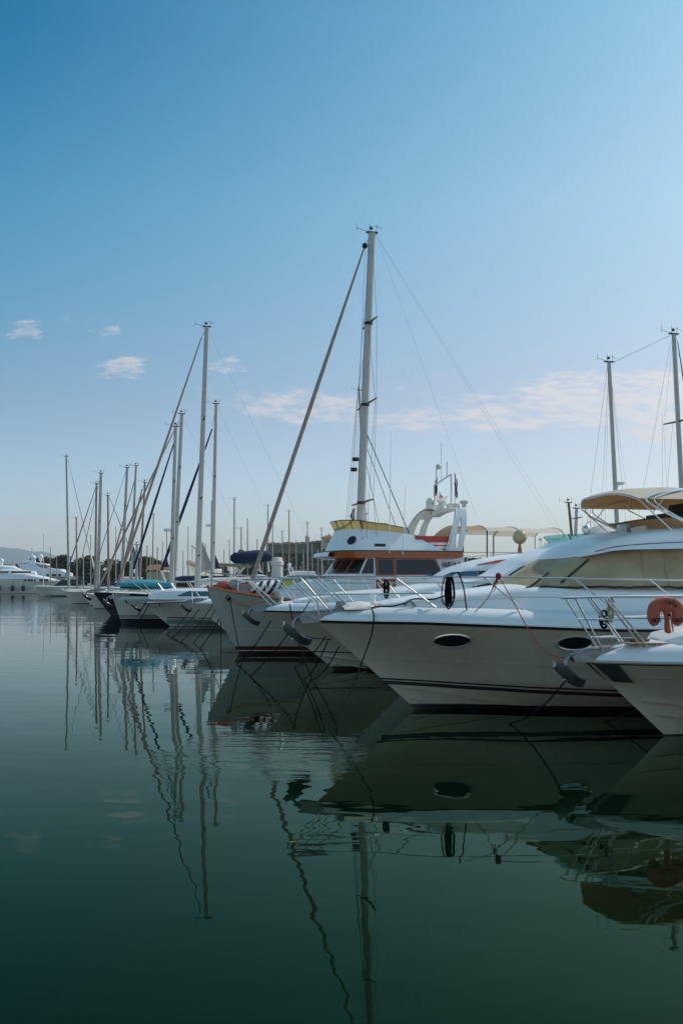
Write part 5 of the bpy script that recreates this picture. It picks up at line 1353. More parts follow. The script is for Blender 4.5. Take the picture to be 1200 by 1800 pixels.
sailboat('sailing boat with shortest pale mast beside the grey triangular sail', 206, 96, L=12, B=3.8, z=(1.5, 1.4), O=1, rigs=[
    dict(base_px=246, base_py=1010, top_px=255, top_py=848, r=0.104, m='mast_tan', spreaders=(.5,), fore=(213, 1015), topl=(250, 860), furl='sail_tan', furl_r=.13)])
fr_, H_, e_ = sailboat('sailing boat with light grey triangular steadying sail below leaning furled jib', 224, 93, L=11, B=3.6, z=(1.5, 1.4), O=1, rigs=[
    dict(base_px=240, base_py=1012, top_px=241, top_py=958, r=.12, spreaders=()), dict(base_px=232, base_py=1012, top_px=233, top_py=972, r=.10, spreaders=(), head=False), ])
tri_sail(fr_, e_, 'steadying_sail', 'canvas_grey', [(235, 960, 0), (226, 986, .1), (244, 986, .6)])

# boats deeper in the basin: hulls, covers, masts
far = [  # bow px, d, length, hull, mast base px, top px, top py, colour, label
 (246, 150, 11, 'hull_blue', 268, 270, 905, 'mast_tan', 'far sailing boat with blue hull and mast right of the furled jib'),
 (262, 170, 10, 'hull_white', 258, 259, 958, 'mast_tan', 'far small sailing boat with brown mast over the trees'),
 (270, 180, 10, 'hull_white', 276, 277, 962, 'mast_tan', 'far small sailing boat with its mast against the low roof'),
 (380, 120, 12, 'hull_white', 411, 412, 878, 'mast_white', 'far white sailing boat behind the trawler bow rail'),
 (425, 160, 11, 'hull_white', 435, 435, 911, 'mast_tan', 'far sailing boat with mast left of the blue boom cover'),
 (440, 150, 12, 'hull_blue', 470, 471, 889, 'mast_tan', 'far blue hulled sailing boat with mast through the tan furled sail'),
 (480, 145, 12, 'hull_white', 508, 508, 899, 'mast_tan', 'far sailing boat with mast in front of the fort wall left part'),
 (520, 140, 12, 'hull_white', 541, 540, 920, 'mast_white', 'far sailing boat with pale mast in front of the fort hill'),
 (530, 175, 10, 'hull_white', 549, 548, 957, 'mast_white', 'small far sailing boat with a short white mast under the fort'),
 (505, 190, 10, 'hull_white', 534, 533, 966, 'mast_white', 'small far sailing boat left of the pale mast under the fort'),
 (575, 95, 14, 'hull_white', 641, 631, 686, 'mast_white', 'sailing boat behind the wheelhouse whose mast leans left beside the tall one'),
 (380, 230, 10, 'hull_white', 393, 394, 966, 'mast_tan', 'tiny far sailing boat left of the cypress trees'),
 (395, 240, 10, 'hull_white', 372, 373, 960, 'mast_white', 'tiny far sailing boat behind the slim radar mast'),
 (300, 220, 11, 'hull_white', 322, 322, 968, 'mast_white', 'tiny far sailing boat before the yellow bow'),
 (330, 215, 11, 'hull_white', 338, 338, 960, 'mast_white', 'tiny far sailing boat right of the yellow bow'),
 (280, 210, 11, 'hull_white', 264, 265, 975, 'mast_white', 'tiny far sailing boat with white mast by the low roof'),
 (285, 228, 11, 'hull_white', 285, 286, 952, 'mast_white', 'tiny far sailing boat behind the navy furled jib'),
 (70, 260, 14, 'hull_white', 89, 89, 962, 'mast_tan', 'far sailing boat with a bare mast beyond the motor yacht domes'),
 (60, 265, 16, 'hull_white', 77, 77, 938, 'white', 'far sailing boat with white mast just right of the domes'),
 (150, 200, 10, 'hull_white', 147, 147, 974, 'mast_white', 'small far sailing boat with thin pale mast against the dark trees'),
 (455, 260, 10, 'hull_white', 462, 462, 955, 'mast_white', 'tiny far sailing boat left of the fort hill'),
 (445, 210, 10, 'hull_white', 452, 452, 948, 'mast_tan', 'tiny far sailing boat with tan mast beside the white tower'),
 (560, 230, 10, 'hull_white', 559, 558, 966, 'mast_white', 'tiny far sailing boat below the fort house'),
]
for bow, d, Ln, hm, bx, tx, ty, mm, lab in far:
    pxm = F/d; big = ty < 700
    sailboat(lab, bow, d, L=Ln, B=3.6, z=(1.5, 1.3), O=1, hull=hm, roof=d < 200, rail=d < 130, group='sailing boats deeper in the basin', cover='canvas_navy' if d < 200 else None,
        rigs=[dict(base_px=bx, base_py=1012 if d > 100 else 905, top_px=tx, top_py=ty, r=(.10 if d < 130 else .085 if d < 180 else .10)*(1.3 if big else 1), m=mm, spreaders=(.55,) if d > 120 else (.4, .7), head=d < 160, stays=d < 190)])
for bow, d, bx, tx, ty, mm, lab in ((402, 135, 424, 424, 930, 'mast_tan', 'far sailing boat with thin tan mast left of the blue boom cover'), (398, 185, 404, 403, 948, 'mast_white', 'far sailing boat whose short mast stands over the tan boom'),
  (455, 165, 480, 479, 925, 'mast_white', 'far sailing boat whose mast rises directly left of the white tower'), (470, 155, 497, 496, 935, 'mast_tan', 'far sailing boat whose mast rises just right of the white tower'), (500, 200, 521, 520, 948, 'mast_white', 'far sailing boat with a mast crossing the middle of the fort wall'),
  (545, 150, 566, 565, 930, 'mast_white', 'far sailing boat with a mast in front of the fort house'), (268, 195, 294, 293, 930, 'mast_tan', 'far sailing boat with a tan mast left of the radome mast'), (300, 200, 330, 331, 925, 'mast_white', 'far sailing boat with a white mast left of the grey staysail'),
  (355, 205, 362, 361, 955, 'mast_tan', 'far sailing boat with a tan mast behind the grey staysail'), (150, 190, 160, 160, 940, 'mast_white', 'far sailing boat with a white mast left of the twin pale mast'), (190, 185, 204, 204, 925, 'mast_white', 'far sailing boat with a white mast right of the crossed dark stay'),
  (85, 240, 100, 100, 975, 'mast_white', 'far sailing boat with a very short mast beyond the superyacht bow')):
    sailboat(lab, bow, d, L=11, B=3.6, z=(1.5, 1.3), O=1, rail=False, group='sailing boats deeper in the basin', cover='canvas_navy' if d < 170 else None,
        rigs=[dict(base_px=bx, base_py=1012, top_px=tx, top_py=ty, r=.085, m=mm, spreaders=(.55,), head=d < 170, boom=(3.2, 1.0), boom_m='canvas_navy' if bow % 2 else 'canvas_white')])
for bow, d, kw, lab in ((400, 140, dict(top=1.5, arch=True), 'white motor boat with arch under the blue boom cover, left part'), (435, 150, dict(top=1.9, fly=.6), 'white motor boat with flybridge just left of the white tower'), (455, 118, dict(top=1.2, win='glass_blue'), 'low white motor boat at the foot of the white tower'),
  (555, 135, dict(top=1.8, hull='hull_blue'), 'blue hulled motor boat below the fort house'), (218, 128, dict(top=1.3, roofm='canvas_navy'), 'motor boat with navy canopy behind the turquoise dinghy'), (60, 225, dict(top=1.6, roofm='canvas_navy'), 'navy topped motor boat at the superyacht bow')):
    motorboat(lab, bow, d, L=13, B=4.2, z=(2.2, 2.0), rail=d < 130, **kw)
# ketch at the right whose masts stand behind the big cruiser
frk, Hk, ek = sailboat('two masted sailing boat rising behind the tan bimini at the right edge', 1000, 46, L=16, B=4.4, z=(1.8, 1.5), O=1.2, yaw=.35, rigs=[
    dict(base_px=1084, base_py=930, top_px=1069.5, top_py=637, r=.11, m='mast_white', spreaders=(.25,)),
    dict(base_px=1197, base_py=860, top_px=1183, top_py=588, r=.13, m='mast_white', spreaders=(.30, .68), fore=(1235, 900), topl=(1190, 600), furl='rope_black', furl_r=.04)])
def kp(px, py): return Vector(frk.L(px, py, 0))
tube_part('triatic_stay', 'wire', ek, [kp(1075, 638), kp(1176, 590)], .008, 4)
mb = MB(); c = kp(1090, 849); mb.lathe([(.12, -.08), (.20, -.04), (.2, .03), (.05, .07)], tuple(c), 14); mb.tube([tuple(kp(1082, 858)), tuple(c)], .025, 5); mb.build('radome', 'gel', ek)
for a, b in (((1069, 645), (1055, 925)), ((1067, 645), (1030, 925)), ((1178, 600), (1118, 925)), ((1163, 728), (1163, 925)), ((1182, 740), (1165, 930)), ((1072, 650), (1100, 925))):
    tube_part('shroud', 'wire', ek, [kp(*a), kp(*b)], .007, 4)
sailboat('small sailing boat with dark brown raked mast left of the teal screen', 985, 60, L=9, B=3, z=(1.3, 1.1), O=.8, group='sailing boats deeper in the basin', rigs=[dict(base_px=1004, base_py=940, top_px=998.5, top_py=884, r=.09, m='bronze', spreaders=())])
sailboat('small sailing boat with grey mast hidden by the teal screen', 1000, 64, L=9, B=3, z=(1.3, 1.1), O=.8, group='sailing boats deeper in the basin', rigs=[dict(base_px=1011, base_py=942, top_px=1012.5, top_py=894, r=.12, m='alu', spreaders=(.9,))])

# yacht with the long tan awning beyond the trawler
def awning_yacht():
    fr = Frame(640, 47, YAW); L = fr.L; e = empty('motor_yacht', fr.loc, 'motor yacht under a long tan awning beyond the trawler arch', 'yacht', 'motor yachts in the harbour', YAW)
    H = Hull(18, 5, [(0, 2.3), (18, 1.9)], 2, 'v', tm=.5); H.build(e, 'hull_white', nt=20); H.deck(e, 'gel', [(0, .02), (1, .25), (18, .3)])
    P = lambda px, py, y=-1.7: (lambda q: (q[0], q[2]))(L(px, py, y))
    c = Cabin([(P(690, 1000)[0], 1.4, 2, 2.3, .1), (P(730, 985)[0], 1.8, 2, P(730, 992)[1], .2), (P(1000, 985)[0], 1.8, 2, P(1000, 992)[1], .2)], tum=.1); c.build(e, 'deckhouse', 'gel')
    z0 = P(800, 992)[1]
    yb = 1.75
    def awn(name, pa, pb, pzt, pzl, m, front_drop=0):
        xa, xb = fr.X(pa, -yb), fr.X(pb, -yb); zt = L(lerp(pa, pb, .5), pzt, 0)[2]; zl = L(lerp(pa, pb, .5), pzl, -yb)[2]
        mb = MB(); rows = []; n = 14
        for i in range(n+1):
            t = i/n; dr = front_drop*max(0, 1-t*3)**2
            rows.append([(lerp(xa, xb, t), yb*(-1+2*j/14), zl+(zt-zl)*(1-abs(-1+2*j/14)**3)-dr-.05*math.sin(math.pi*t)*(1-abs(-1+2*j/14))) for j in range(15)])
        mb.grid(rows); mb.build(name, m, e, ang=70, weld=False)
        for x, zz in ((xa, zl-front_drop), (xb, zl)):
            p = [(x, yb*(-1+2*j/14), zz+(zt-zl)*(1-abs(-1+2*j/14)**3)) for j in range(15)]
            tube_part('awning_frame', 'wire', e, [(x, -yb, z0)]+p+[(x, yb, z0)], .022, 6)
    awn('awning', 812, 855, 925, 932, 'canvas_tan', 0)
    awn('awning', 856, 912, 927, 934, 'canvas_cream', 0)
    awn('awning', 913, 990, 929, 937, 'canvas_cream', 0)
    # forward awning apron sloping down to the dodger
    xa, xb = fr.X(768, 0), fr.X(812, -yb); zt = L(835, 925, 0)[2]; zl = L(770, 944, 0)[2]
    mb = MB(); mb.grid([[(lerp(xb, xa, i/8), yb*(-1+2*j/10), lerp(zt, zl, (i/8)**1.6)-.30*abs(-1+2*j/10)**3) for j in range(11)] for i in range(9)]); mb.build('awning_apron', 'canvas_tan', e, ang=70)
    for i in range(6):
        x = lerp(xb-1, xb+5, i/5); tube_part('stanchion', 'steel', e, [(x, -yb-.1, z0), (x, -yb-.1, z0+.55)], .016, 5)
    tube_part('top_rail', 'steel', e, [(xb-1.4, -yb-.1, z0), (xb-1, -yb-.1, z0+.55), (xb+5, -yb-.1, z0+.55)], .018, 5)
awning_yacht()
def street_globe():
    d = 43; c = pw(913, 944, d); e = empty('globe_lamp', (c.x, c.y, .8), 'cream globe lamp on a brown post under the end of the long awning', 'lamp')
    mb = MB(); mb.tube([(0, 0, 0), (0, 0, c.z-.8-.5)], .09, 8); mb.tube([(0, 0, c.z-.8-.8), (0, 0, c.z-.8-.3)], [.12, .05], 8); mb.build('post', 'varnish', e)
    mb = MB(); mb.ball((0, 0, c.z-.8), .31, 20); mb.build('globe', 'cream_globe', e)
    mb = MB(); mb.box((c.x+14, 74, .3), (60, 8, 1.0)); o = mb.build('pontoon', 'concrete', None); tag(o, 'low concrete pontoon between the moored boats', 'pontoon')
street_globe()
# radar cluster of a yacht beyond
def far_flybridge():
    fr = Frame(790, 78, YAW); e = empty('motor_yacht', fr.loc, 'far white motor yacht showing grey domes and radar bar between the awning poles', 'yacht', 'motor yachts in the harbour', YAW)
    H = Hull(20, 5.4, [(0, 2.6), (20, 2.2)], 2.2, 'v'); H.build(e, 'hull_white', nt=16); H.deck(e, 'gel', [(0, .02), (20, .3)])
    P = lambda px, py, y=0: (lambda q: (q[0], q[2]))(fr.L(px, py, y))
    Cabin([(4, 1.6, 2.4, 3, .2), (6, 2.2, 2.4, 4.4, .3), (17, 2.2, 2.4, 4.4, .3)]).build(e, 'deckhouse', 'gel')
    Cabin([(7, 1.6, 4.4, 4.6, .1), (8, 1.9, 4.4, P(940, 974)[1], .2), (14, 1.9, 4.4, P(940, 974)[1], .2)]).build(e, 'flybridge', 'gel')
    for px, py in ((949, 962), (984, 960)):
        x, z = P(px, 978); mb = MB(); mb.lathe([(.30, 0), (.36, .3), (.34, .5), (.2, .7), (.01, .75)], (x, 0, P(px, 978)[1]), 16); mb.build('radome', 'gel_grey', e)
    x, z = P(964, 957); mb = MB(); mb.box((x, 0, z+.05), (.85, .12, .12), ry=-.05); mb.box((x, 0, z-.3), (.3, .3, .6)); mb.build('radar_scanner', 'gel', e)
    x, z = P(965, 970); mb = MB(); mb.box((x, 0, z-.1), (1.6, 1, .15)); mb.build('equipment_shelf', 'gel', e)
    x, z = P(949, 948); mb = MB(); mb.ball((x, 0, z), .12); mb.tube([(x, 0, z), (x+.1, 0, z-1.1)], .03, 5); mb.tube([(x-.2, 0, z-.05), (x+.2, 0, z-.05)], .03, 5); mb.build('signal_mast', 'gel_grey', e)
    x, z = P(990, 952); mb = MB(); mb.box((x+.4, .3, z+.05), (1.6, .16, .2)); mb.build('scanner_bar', 'gel_grey', e)
far_flybridge()

# craft peeping over the decks between x=230 and x=560
motorboat('low white motor boat with pale canopy behind the sport boat rail', 255, 100, L=13, B=4.2, z=(1.8, 1.6), top=1.0, win='glass_blue')
motorboat('black hulled motor boat behind the tallest mast foot', 300, 112, L=15, B=4.4, z=(2.9, 2.6), hull='hull_black', top=.4, rail=False)
motorboat('white motor boat with radar arch behind the row end', 140, 175, L=14, B=4.4, z=(2, 1.8), top=1.4, fly=.6, arch=True)
motorboat('white motor boat with dark canopy between the far masts', 172, 150, L=14, B=4.4, z=(2, 1.7), top=1.2, arch=True)
motorboat('white cruiser with sloping windshield under the blue boom cover', 395, 75, L=14, B=4.4, z=(1.9, 1.7), top=1.1, win='glass_blue')
motorboat('white day boat right of the white tower', 505, 90, L=12, B=4.0, z=(2.0, 1.9), top=.8)
motorboat('tan decked motor boat with small flybridge under the fort', 485, 125, L=14, B=4.2, z=(2.8, 2.4), top=1.6, fly=.7, arch=True)
motorboat('maroon covered motor boat left of the wheelhouse', 540, 120, L=12, B=4.2, z=(3.0, 2.6), hull='hull_navy', top=1.5, roofm='canvas_maroon', rail=False)
motorboat('white motor boat with long flat white roof left of the wheelhouse', 530, 105, L=13, B=4.4, z=(2.2, 2.0), top=2.2, arch=False)
# yellow and white old ship bow seen head on
def old_ship():
    fr = Frame(330, 210, 1.42); e = empty('old_ship', fr.loc, 'old ship with white and yellow flared bow seen nearly head on beyond the masts', 'ship', None, 1.42)
    H = Hull(20, 4.6, [(0, 8.0), (6, 6.4), (20, 6)], 3.0, 'v', zc=(2.5, .5), flare=1.8); H.build(e, 'hull_white', nt=18); H.deck(e, 'gel_warm', [(0, .1), (20, .3)])
    H.strip(e, 'gold_band', 'canvas_tan', lambda x: H.zs(x)-.7, .3, 12, .5, .03)
    Cabin([(9, 1.3, 6.3, 7.4, .3), (16, 1.5, 6.3, 7.6, .3)]).build(e, 'deckhouse', 'gel'); tube_part('mast', 'mast_white', e, [(9, 0, 9), (9.3, 0, 14)], .2, 8)
    tube_part('boom', 'mast_tan', e, [(9, 0, 9.6), (3, 0, 11)], .12, 6)
old_ship()
# boom with blue cover in front of the fort
frb, Hb, eb = sailboat('sailing boat with thick dark blue boom cover and tan boom seen over the trawler bow', 385, 58, L=13, B=4, z=(1.8, 1.6), O=1, rigs=[dict(base_px=372, base_py=990, top_px=373, top_py=880, r=.07, spreaders=(), head=False, stays=False)], group='sailing boats moored in the row')
def bp(px, py, y=0): return Vector(frb.L(px, py, y))
tube_part('boom_cover', 'canvas_navy', eb, [bp(405, 981), bp(412, 981), bp(430, 980), bp(450, 978), bp(470, 978), bp(476, 979)], [.14, .32, .36, .38, .34, .2], 12)
tube_part('boom', 'mast_tan', eb, [bp(384, 992), bp(442, 996)], .09, 8)
for a, b in (((412, 994), (424, 1006)), ((430, 997), (420, 1008)), ((455, 985), (458, 1005)), ((470, 984), (473, 1005)), ((448, 996), (460, 1006))): tube_part('strut', 'gel_warm', eb, [bp(*a), bp(*b)], .05, 6)
def white_tower():
    c = pw(487, 1020, 130); e = empty('white_tower', (c.x, c.y, 0), 'round white harbour light tower standing left of the fort hill', 'tower')
    t = pw(487, 980, 130).z; mb = MB(); mb.lathe([(.9, 0), (.78, 1.5), (.72, t*.82), (.86, t*.84), (.86, t*.92), (.7, t*.93), (.62, t-.1), (.55, t), (.1, t+.05)], (0, 0, 0), 18); mb.build('tower_body', 'canvas_white', e)
    mb = MB(); mb.lathe([(2.5, -.5), (2.5, 1.2)], (0, 0, 0), 16); mb.build('base', 'concrete', e)
white_tower()

# ------------------------------------------------------------------ the two large motor yachts at the left edge
def superyachts():
    d = 300; k = F/d
    fr = Frame(104, d, 0.0); e = empty('superyacht', fr.loc, 'long white superyacht with three round black fenders along its hull, cut by left edge', 'yacht', 'large yachts at the far quay', 0)
    # bow to the right: build with x running to the left (negative)
    def X(px): return (px-104)/k
    def Z(py): return CH+(YH-py)/k
    mb = MB(); rows = []
    prof = [(-260, 1014), (0, 1018), (60, 1019), (104, 1021)]
    for i in range(25):
        px = lerp(-240, 108, i/24); w = 4.2*(1-max(0, (px-20)/88)**2.2) ; w = max(.02, w)
        zt = Z(interp(prof, px)); rows.append([(X(px)-.0, -w, zt), (X(px), -w*.97, zt*.55), (X(px)-1.5*max(0, (px-60)/48), -w*.8, .0), (X(px)-2*max(0, (px-60)/48), 0, -1.5), (X(px)-1.5*max(0, (px-60)/48), w*.8, 0), (X(px), w*.97, zt*.55), (X(px), w, zt)])
    mb.grid(rows); mb.poly(rows[0]); mb.build('hull', 'hull_white', e)
    mb = MB(); mb.grid([[r[0], (r[0][0], 0, r[0][2]+.1), r[-1]] for r in rows]); mb.build('deck', 'gel', e)
    def tier(name, pts, w, m='gel'):
        """pts: (px, y low, y high)"""
        mb = MB(); rows = []
        for px, a, b in pts:
            ww = w*min(1, .35+max(0, (pts[-1][0]-px)/40)); za, zb = Z(a), Z(b); rr = min(.4, (zb-za)*.4)
            rows.append([(X(px), -ww, za), (X(px), -ww+.15, zb-rr), (X(px), -ww+.7, zb), (X(px), 0, zb+.1), (X(px), ww-.7, zb), (X(px), ww-.15, zb-rr), (X(px), ww, za)])
        mb.grid(rows); mb.poly(rows[0]); mb.poly(rows[-1]); return mb.build(name, m, e, ang=30)
    tier('main_deckhouse', [(-240, 1023, 1008), (0, 1023, 1008), (50, 1023, 1008), (80, 1023, 1014), (101, 1022, 1019)], 3.7)
    tier('upper_deckhouse', [(-240, 1009, 1000), (0, 1009, 1001), (30, 1009, 1001), (64, 1010, 1005)], 3.2)
    tier('wheelhouse', [(-40, 1001, 990), (8, 1001, 994), (25, 1002, 995), (38, 1002, 1001)], 2.6)
    def band(a, b, y0, y1, w, m='glass'):
        mb = MB(); mb.box((X((a+b)/2), -w, (Z(y0)+Z(y1))/2), ((b-a)/k, .08, Z(y0)-Z(y1))); mb.build('window', m, e, smooth=False)
    for a, b in ((-40, 4), (5, 11), (12, 19), (20, 26), (27, 46), (47, 54), (56, 60), (61, 65), (67, 70), (76, 92)): band(a, b, 1018, 1022, 3.75, 'glass' if (a % 2 == 0 or a < 0 or a > 26) else 'glass_blue')
    for a, b in ((-20, 13), (14, 17), (18, 21), (27, 61)): band(a, b, 1004.2, 1007.3, 3.25)
    for px in (8, 31, 50):
        mb = MB(); mb.lathe([(.2, -.85), (.5, -.6), (.5, .6), (.2, .85)], (X(px), -4.6, Z(1034)), 12); mb.tube([(X(px), -4.6, Z(1029)), (X(px), -4.3, Z(1022))], .04, 4); o = mb.build('fender', 'rubber', None); o.location = fr.loc; tag(o, {8: 'leftmost', 31: 'middle', 50: 'rightmost'}[px]+' of three black fenders on the far superyacht side', 'fender', 'black fenders on the superyacht')
    for px in (24, 45, 59, 73, 82): mb = MB(); mb.box((X(px), -4.15+.02*max(0, px-40), Z(1033.5)), (.5, .1, .16)); mb.build('hawse_port', 'rubber', e)
    def dome(px, py, r, y=0, ee=e, XX=X, ZZ=Z, base=None):
        mb = MB(); mb.ball((XX(px), y, ZZ(py)), (r, r, r*1.08), 16); mb.lathe([(r*.6, -r*1.6), (r*.7, -r*.6)], (XX(px), y, ZZ(py)), 12); mb.build('satellite_dome', 'gel', ee)
    dome(3, 986, .72)
    mb = MB(); mb.tube([(X(22), 0, Z(995)), (X(22), 0, Z(986))], .12, 6); mb.build('antenna', 'mast_tan', e)
    # second yacht, behind
    d2 = 345; k2 = F/d2; fr2 = Frame(135, d2, 0.0); e2 = empty('superyacht', fr2.loc, 'white superyacht carrying three white satellite domes and a radar mast behind the fendered one', 'yacht', 'large yachts at the far quay', 0)
    X2 = lambda px: (px-135)/k2; Z2 = lambda py: CH+(YH-py)/k2
    def tier2(name, pts, w, m='gel'):
        mb = MB(); rows = []
        for px, a, b in pts:
            za, zb = Z2(a), Z2(b); rows.append([(X2(px), -w, za), (X2(px), -w+.3, zb), (X2(px), 0, zb+.1), (X2(px), w-.3, zb), (X2(px), w, za)])
        mb.grid(rows); mb.poly(rows[0]); mb.poly(rows[-1]); return mb.build(name, m, e2, ang=30)
    rows = []; mb = MB()
    for i in range(17):
        px = lerp(-60, 135, i/16); w = max(.03, 4.5*(1-max(0, (px-50)/85)**2.2)); zt = Z2(1013); rows.append([(X2(px), -w, zt), (X2(px)-.5, -w*.8, 0), (X2(px)-1, 0, -1.5), (X2(px)-.5, w*.8, 0), (X2(px), w, zt)])
    mb.grid(rows); mb.poly(rows[0]); mb.build('hull', 'hull_white', e2)
    tier2('deckhouse', [(-40, 1014, 1002), (112, 1014, 1003), (124, 1014, 1008)], 3.8)
    tier2('upper_deckhouse', [(40, 1003, 992), (62, 1003, 990), (80, 1003, 999), (112, 1003, 1001)], 3.2)
    tier2('brow', [(42, 1001, 999), (50, 998, 995), (58, 996, 994.5), (62, 996, 994)], 2.8)
    tier2('sun_deck', [(70, 1002, 996), (82, 1002, 995), (95, 1002, 1001)], 2.9, 'teak')
    tier2('hardtop', [(44, 988.5, 986), (86, 994, 991.5)], 2.6)
    tier2('mast_deck', [(50, 994, 985), (62, 994, 985)], 1.2)
    for a, b in ((88, 92), (97, 106), (108, 113)):
        mb = MB(); mb.box((X2((a+b)/2), -3.85, Z2(1011)), ((b-a)/k2, .1, 4/k2)); mb.build('window', 'glass', e2, smooth=False)
    for px, py, y in ((48, 981, -.4), (61, 981, -1.2), (73, 979, -.6)): dome(px, py, .88, y, e2, X2, Z2)
    mb = MB(); mb.tube([(X2(57), 0, Z2(990)), (X2(57), 0, Z2(962))], [.35, .18], 8); mb.box((X2(57), 0, Z2(970)), (1.0, .3, .3)); mb.box((X2(58), 0, Z2(965)), (.6, .3, .2)); mb.tube([(X2(73), -.6, Z2(992)), (X2(73), -.6, Z2(985))], .22, 6); mb.build('radar_mast', 'gel', e2)
superyachts()

# ------------------------------------------------------------------ mooring lines of the row
def mline(a, b, label, r=.016, m='rope_black', sag=.15, under=True):
    a = Vector(a); b = Vector(b); p = [a.lerp(b, i/14)-Vector((0, 0, sag*math.sin(math.pi*i/14))) for i in range(15)]
    if under: p.append(b+(b-p[-2]).normalized()*.5-Vector((0, 0, .2)))
    o = tube_part('mooring_line', m, None, p, r, 6); tag(o, label, 'rope', 'mooring lines running into the water'); return o
P1 = w2(B1[0], (2.05, -(B1[1].yd(2.05)-.30), B1[4](2.05)+.06)); P1b = w2(B1[0], (2.0, -(B1[1].yd(2.0)+.02), B1[1].zs(2)+.20))
mline(P1, P1b, 'short black line over the near bow gunwale', sag=0, under=False); mline(P1b, pwater(1062, 1268), 'black line from the near bow gunwale slanting down left to the water', .015)
mline(w2(B1[0], (-.40, -.05, B1[1].zs(0)-.32)), pwater(895, 1272), 'black line from the near anchor across the big cruiser stripes', .015)
hz = pT(404, 1050, -.62)
mline(hz, pwater(426, 1164), 'black line dropping from the grey bow hawse along its stem', .018)
mline(hz, pwater(352, 1140), 'black line from the grey bow hawse slanting left', .018)
mline(pw(476, 1091, 33), pwater(416, 1168), 'black line in front of the grey hull slanting down to its red boot', .018)
mline(pw(545, 1056, 29.2), pwater(440, 1190), 'long black line crossing the second bow and the grey hull', .018)
mline(pw(509, 1062, 29.3), pw(512, 1080, 29.2), 'black loop over the second bow edge', .018, sag=0, under=False)
mline(pw(512, 1080, 29.2), pwater(548, 1192), 'black line from second bow edge passing behind the hanging anchor', .018)
for i, (a, b) in enumerate((((572, 1119), (518, 1172)), ((577, 1124), (534, 1195)), ((596, 1136), (548, 1196)))):
    mline(pw(a[0], a[1], 24.5), pwater(b[0], b[1]), ['left', 'middle', 'right'][i]+' of three short black lines beneath the big cruiser stem', .015)
mline(pw(503, 1114, 21.6), pw(582, 1124, 24.5), 'taut black line from hanging anchor to the big cruiser stem', .013, sag=.02, under=False)
for a, b, d, lab in (((221, 1056), (200, 1077), 65, 'short line on the double striped bow slanting left'), ((222, 1056), (236, 1084), 64, 'line crossing the double striped hull slanting right'),
   ((257, 1058), (231, 1092), 61, 'first of the lines between striped hull and sport boat'), ((262, 1062), (240, 1094), 61, 'second line between striped hull and sport boat'),
   ((281, 1060), (281, 1092), 60.5, 'vertical line hanging from the sport boat bow'), ((338, 1068), (292, 1116), 56, 'left slanting line across the mint bottomed hull'), ((354, 1066), (300, 1122), 54, 'middle slanting line across the mint bottomed hull'),
   ((378, 1058), (318, 1128), 48, 'right slanting line across the mint bottomed hull'), ((382, 1064), (340, 1130), 47, 'slanting line left of the grey stem'), ((388, 1074), (389, 1180), 40, 'vertical black line hanging left of the grey stem')):
    e = pwater(b[0], b[1]) if b[1] > 1100 or 1 else pw(b[0], b[1], d)
    mline(pw(a[0], a[1], d), e, lab, .028 if d > 50 else .022)

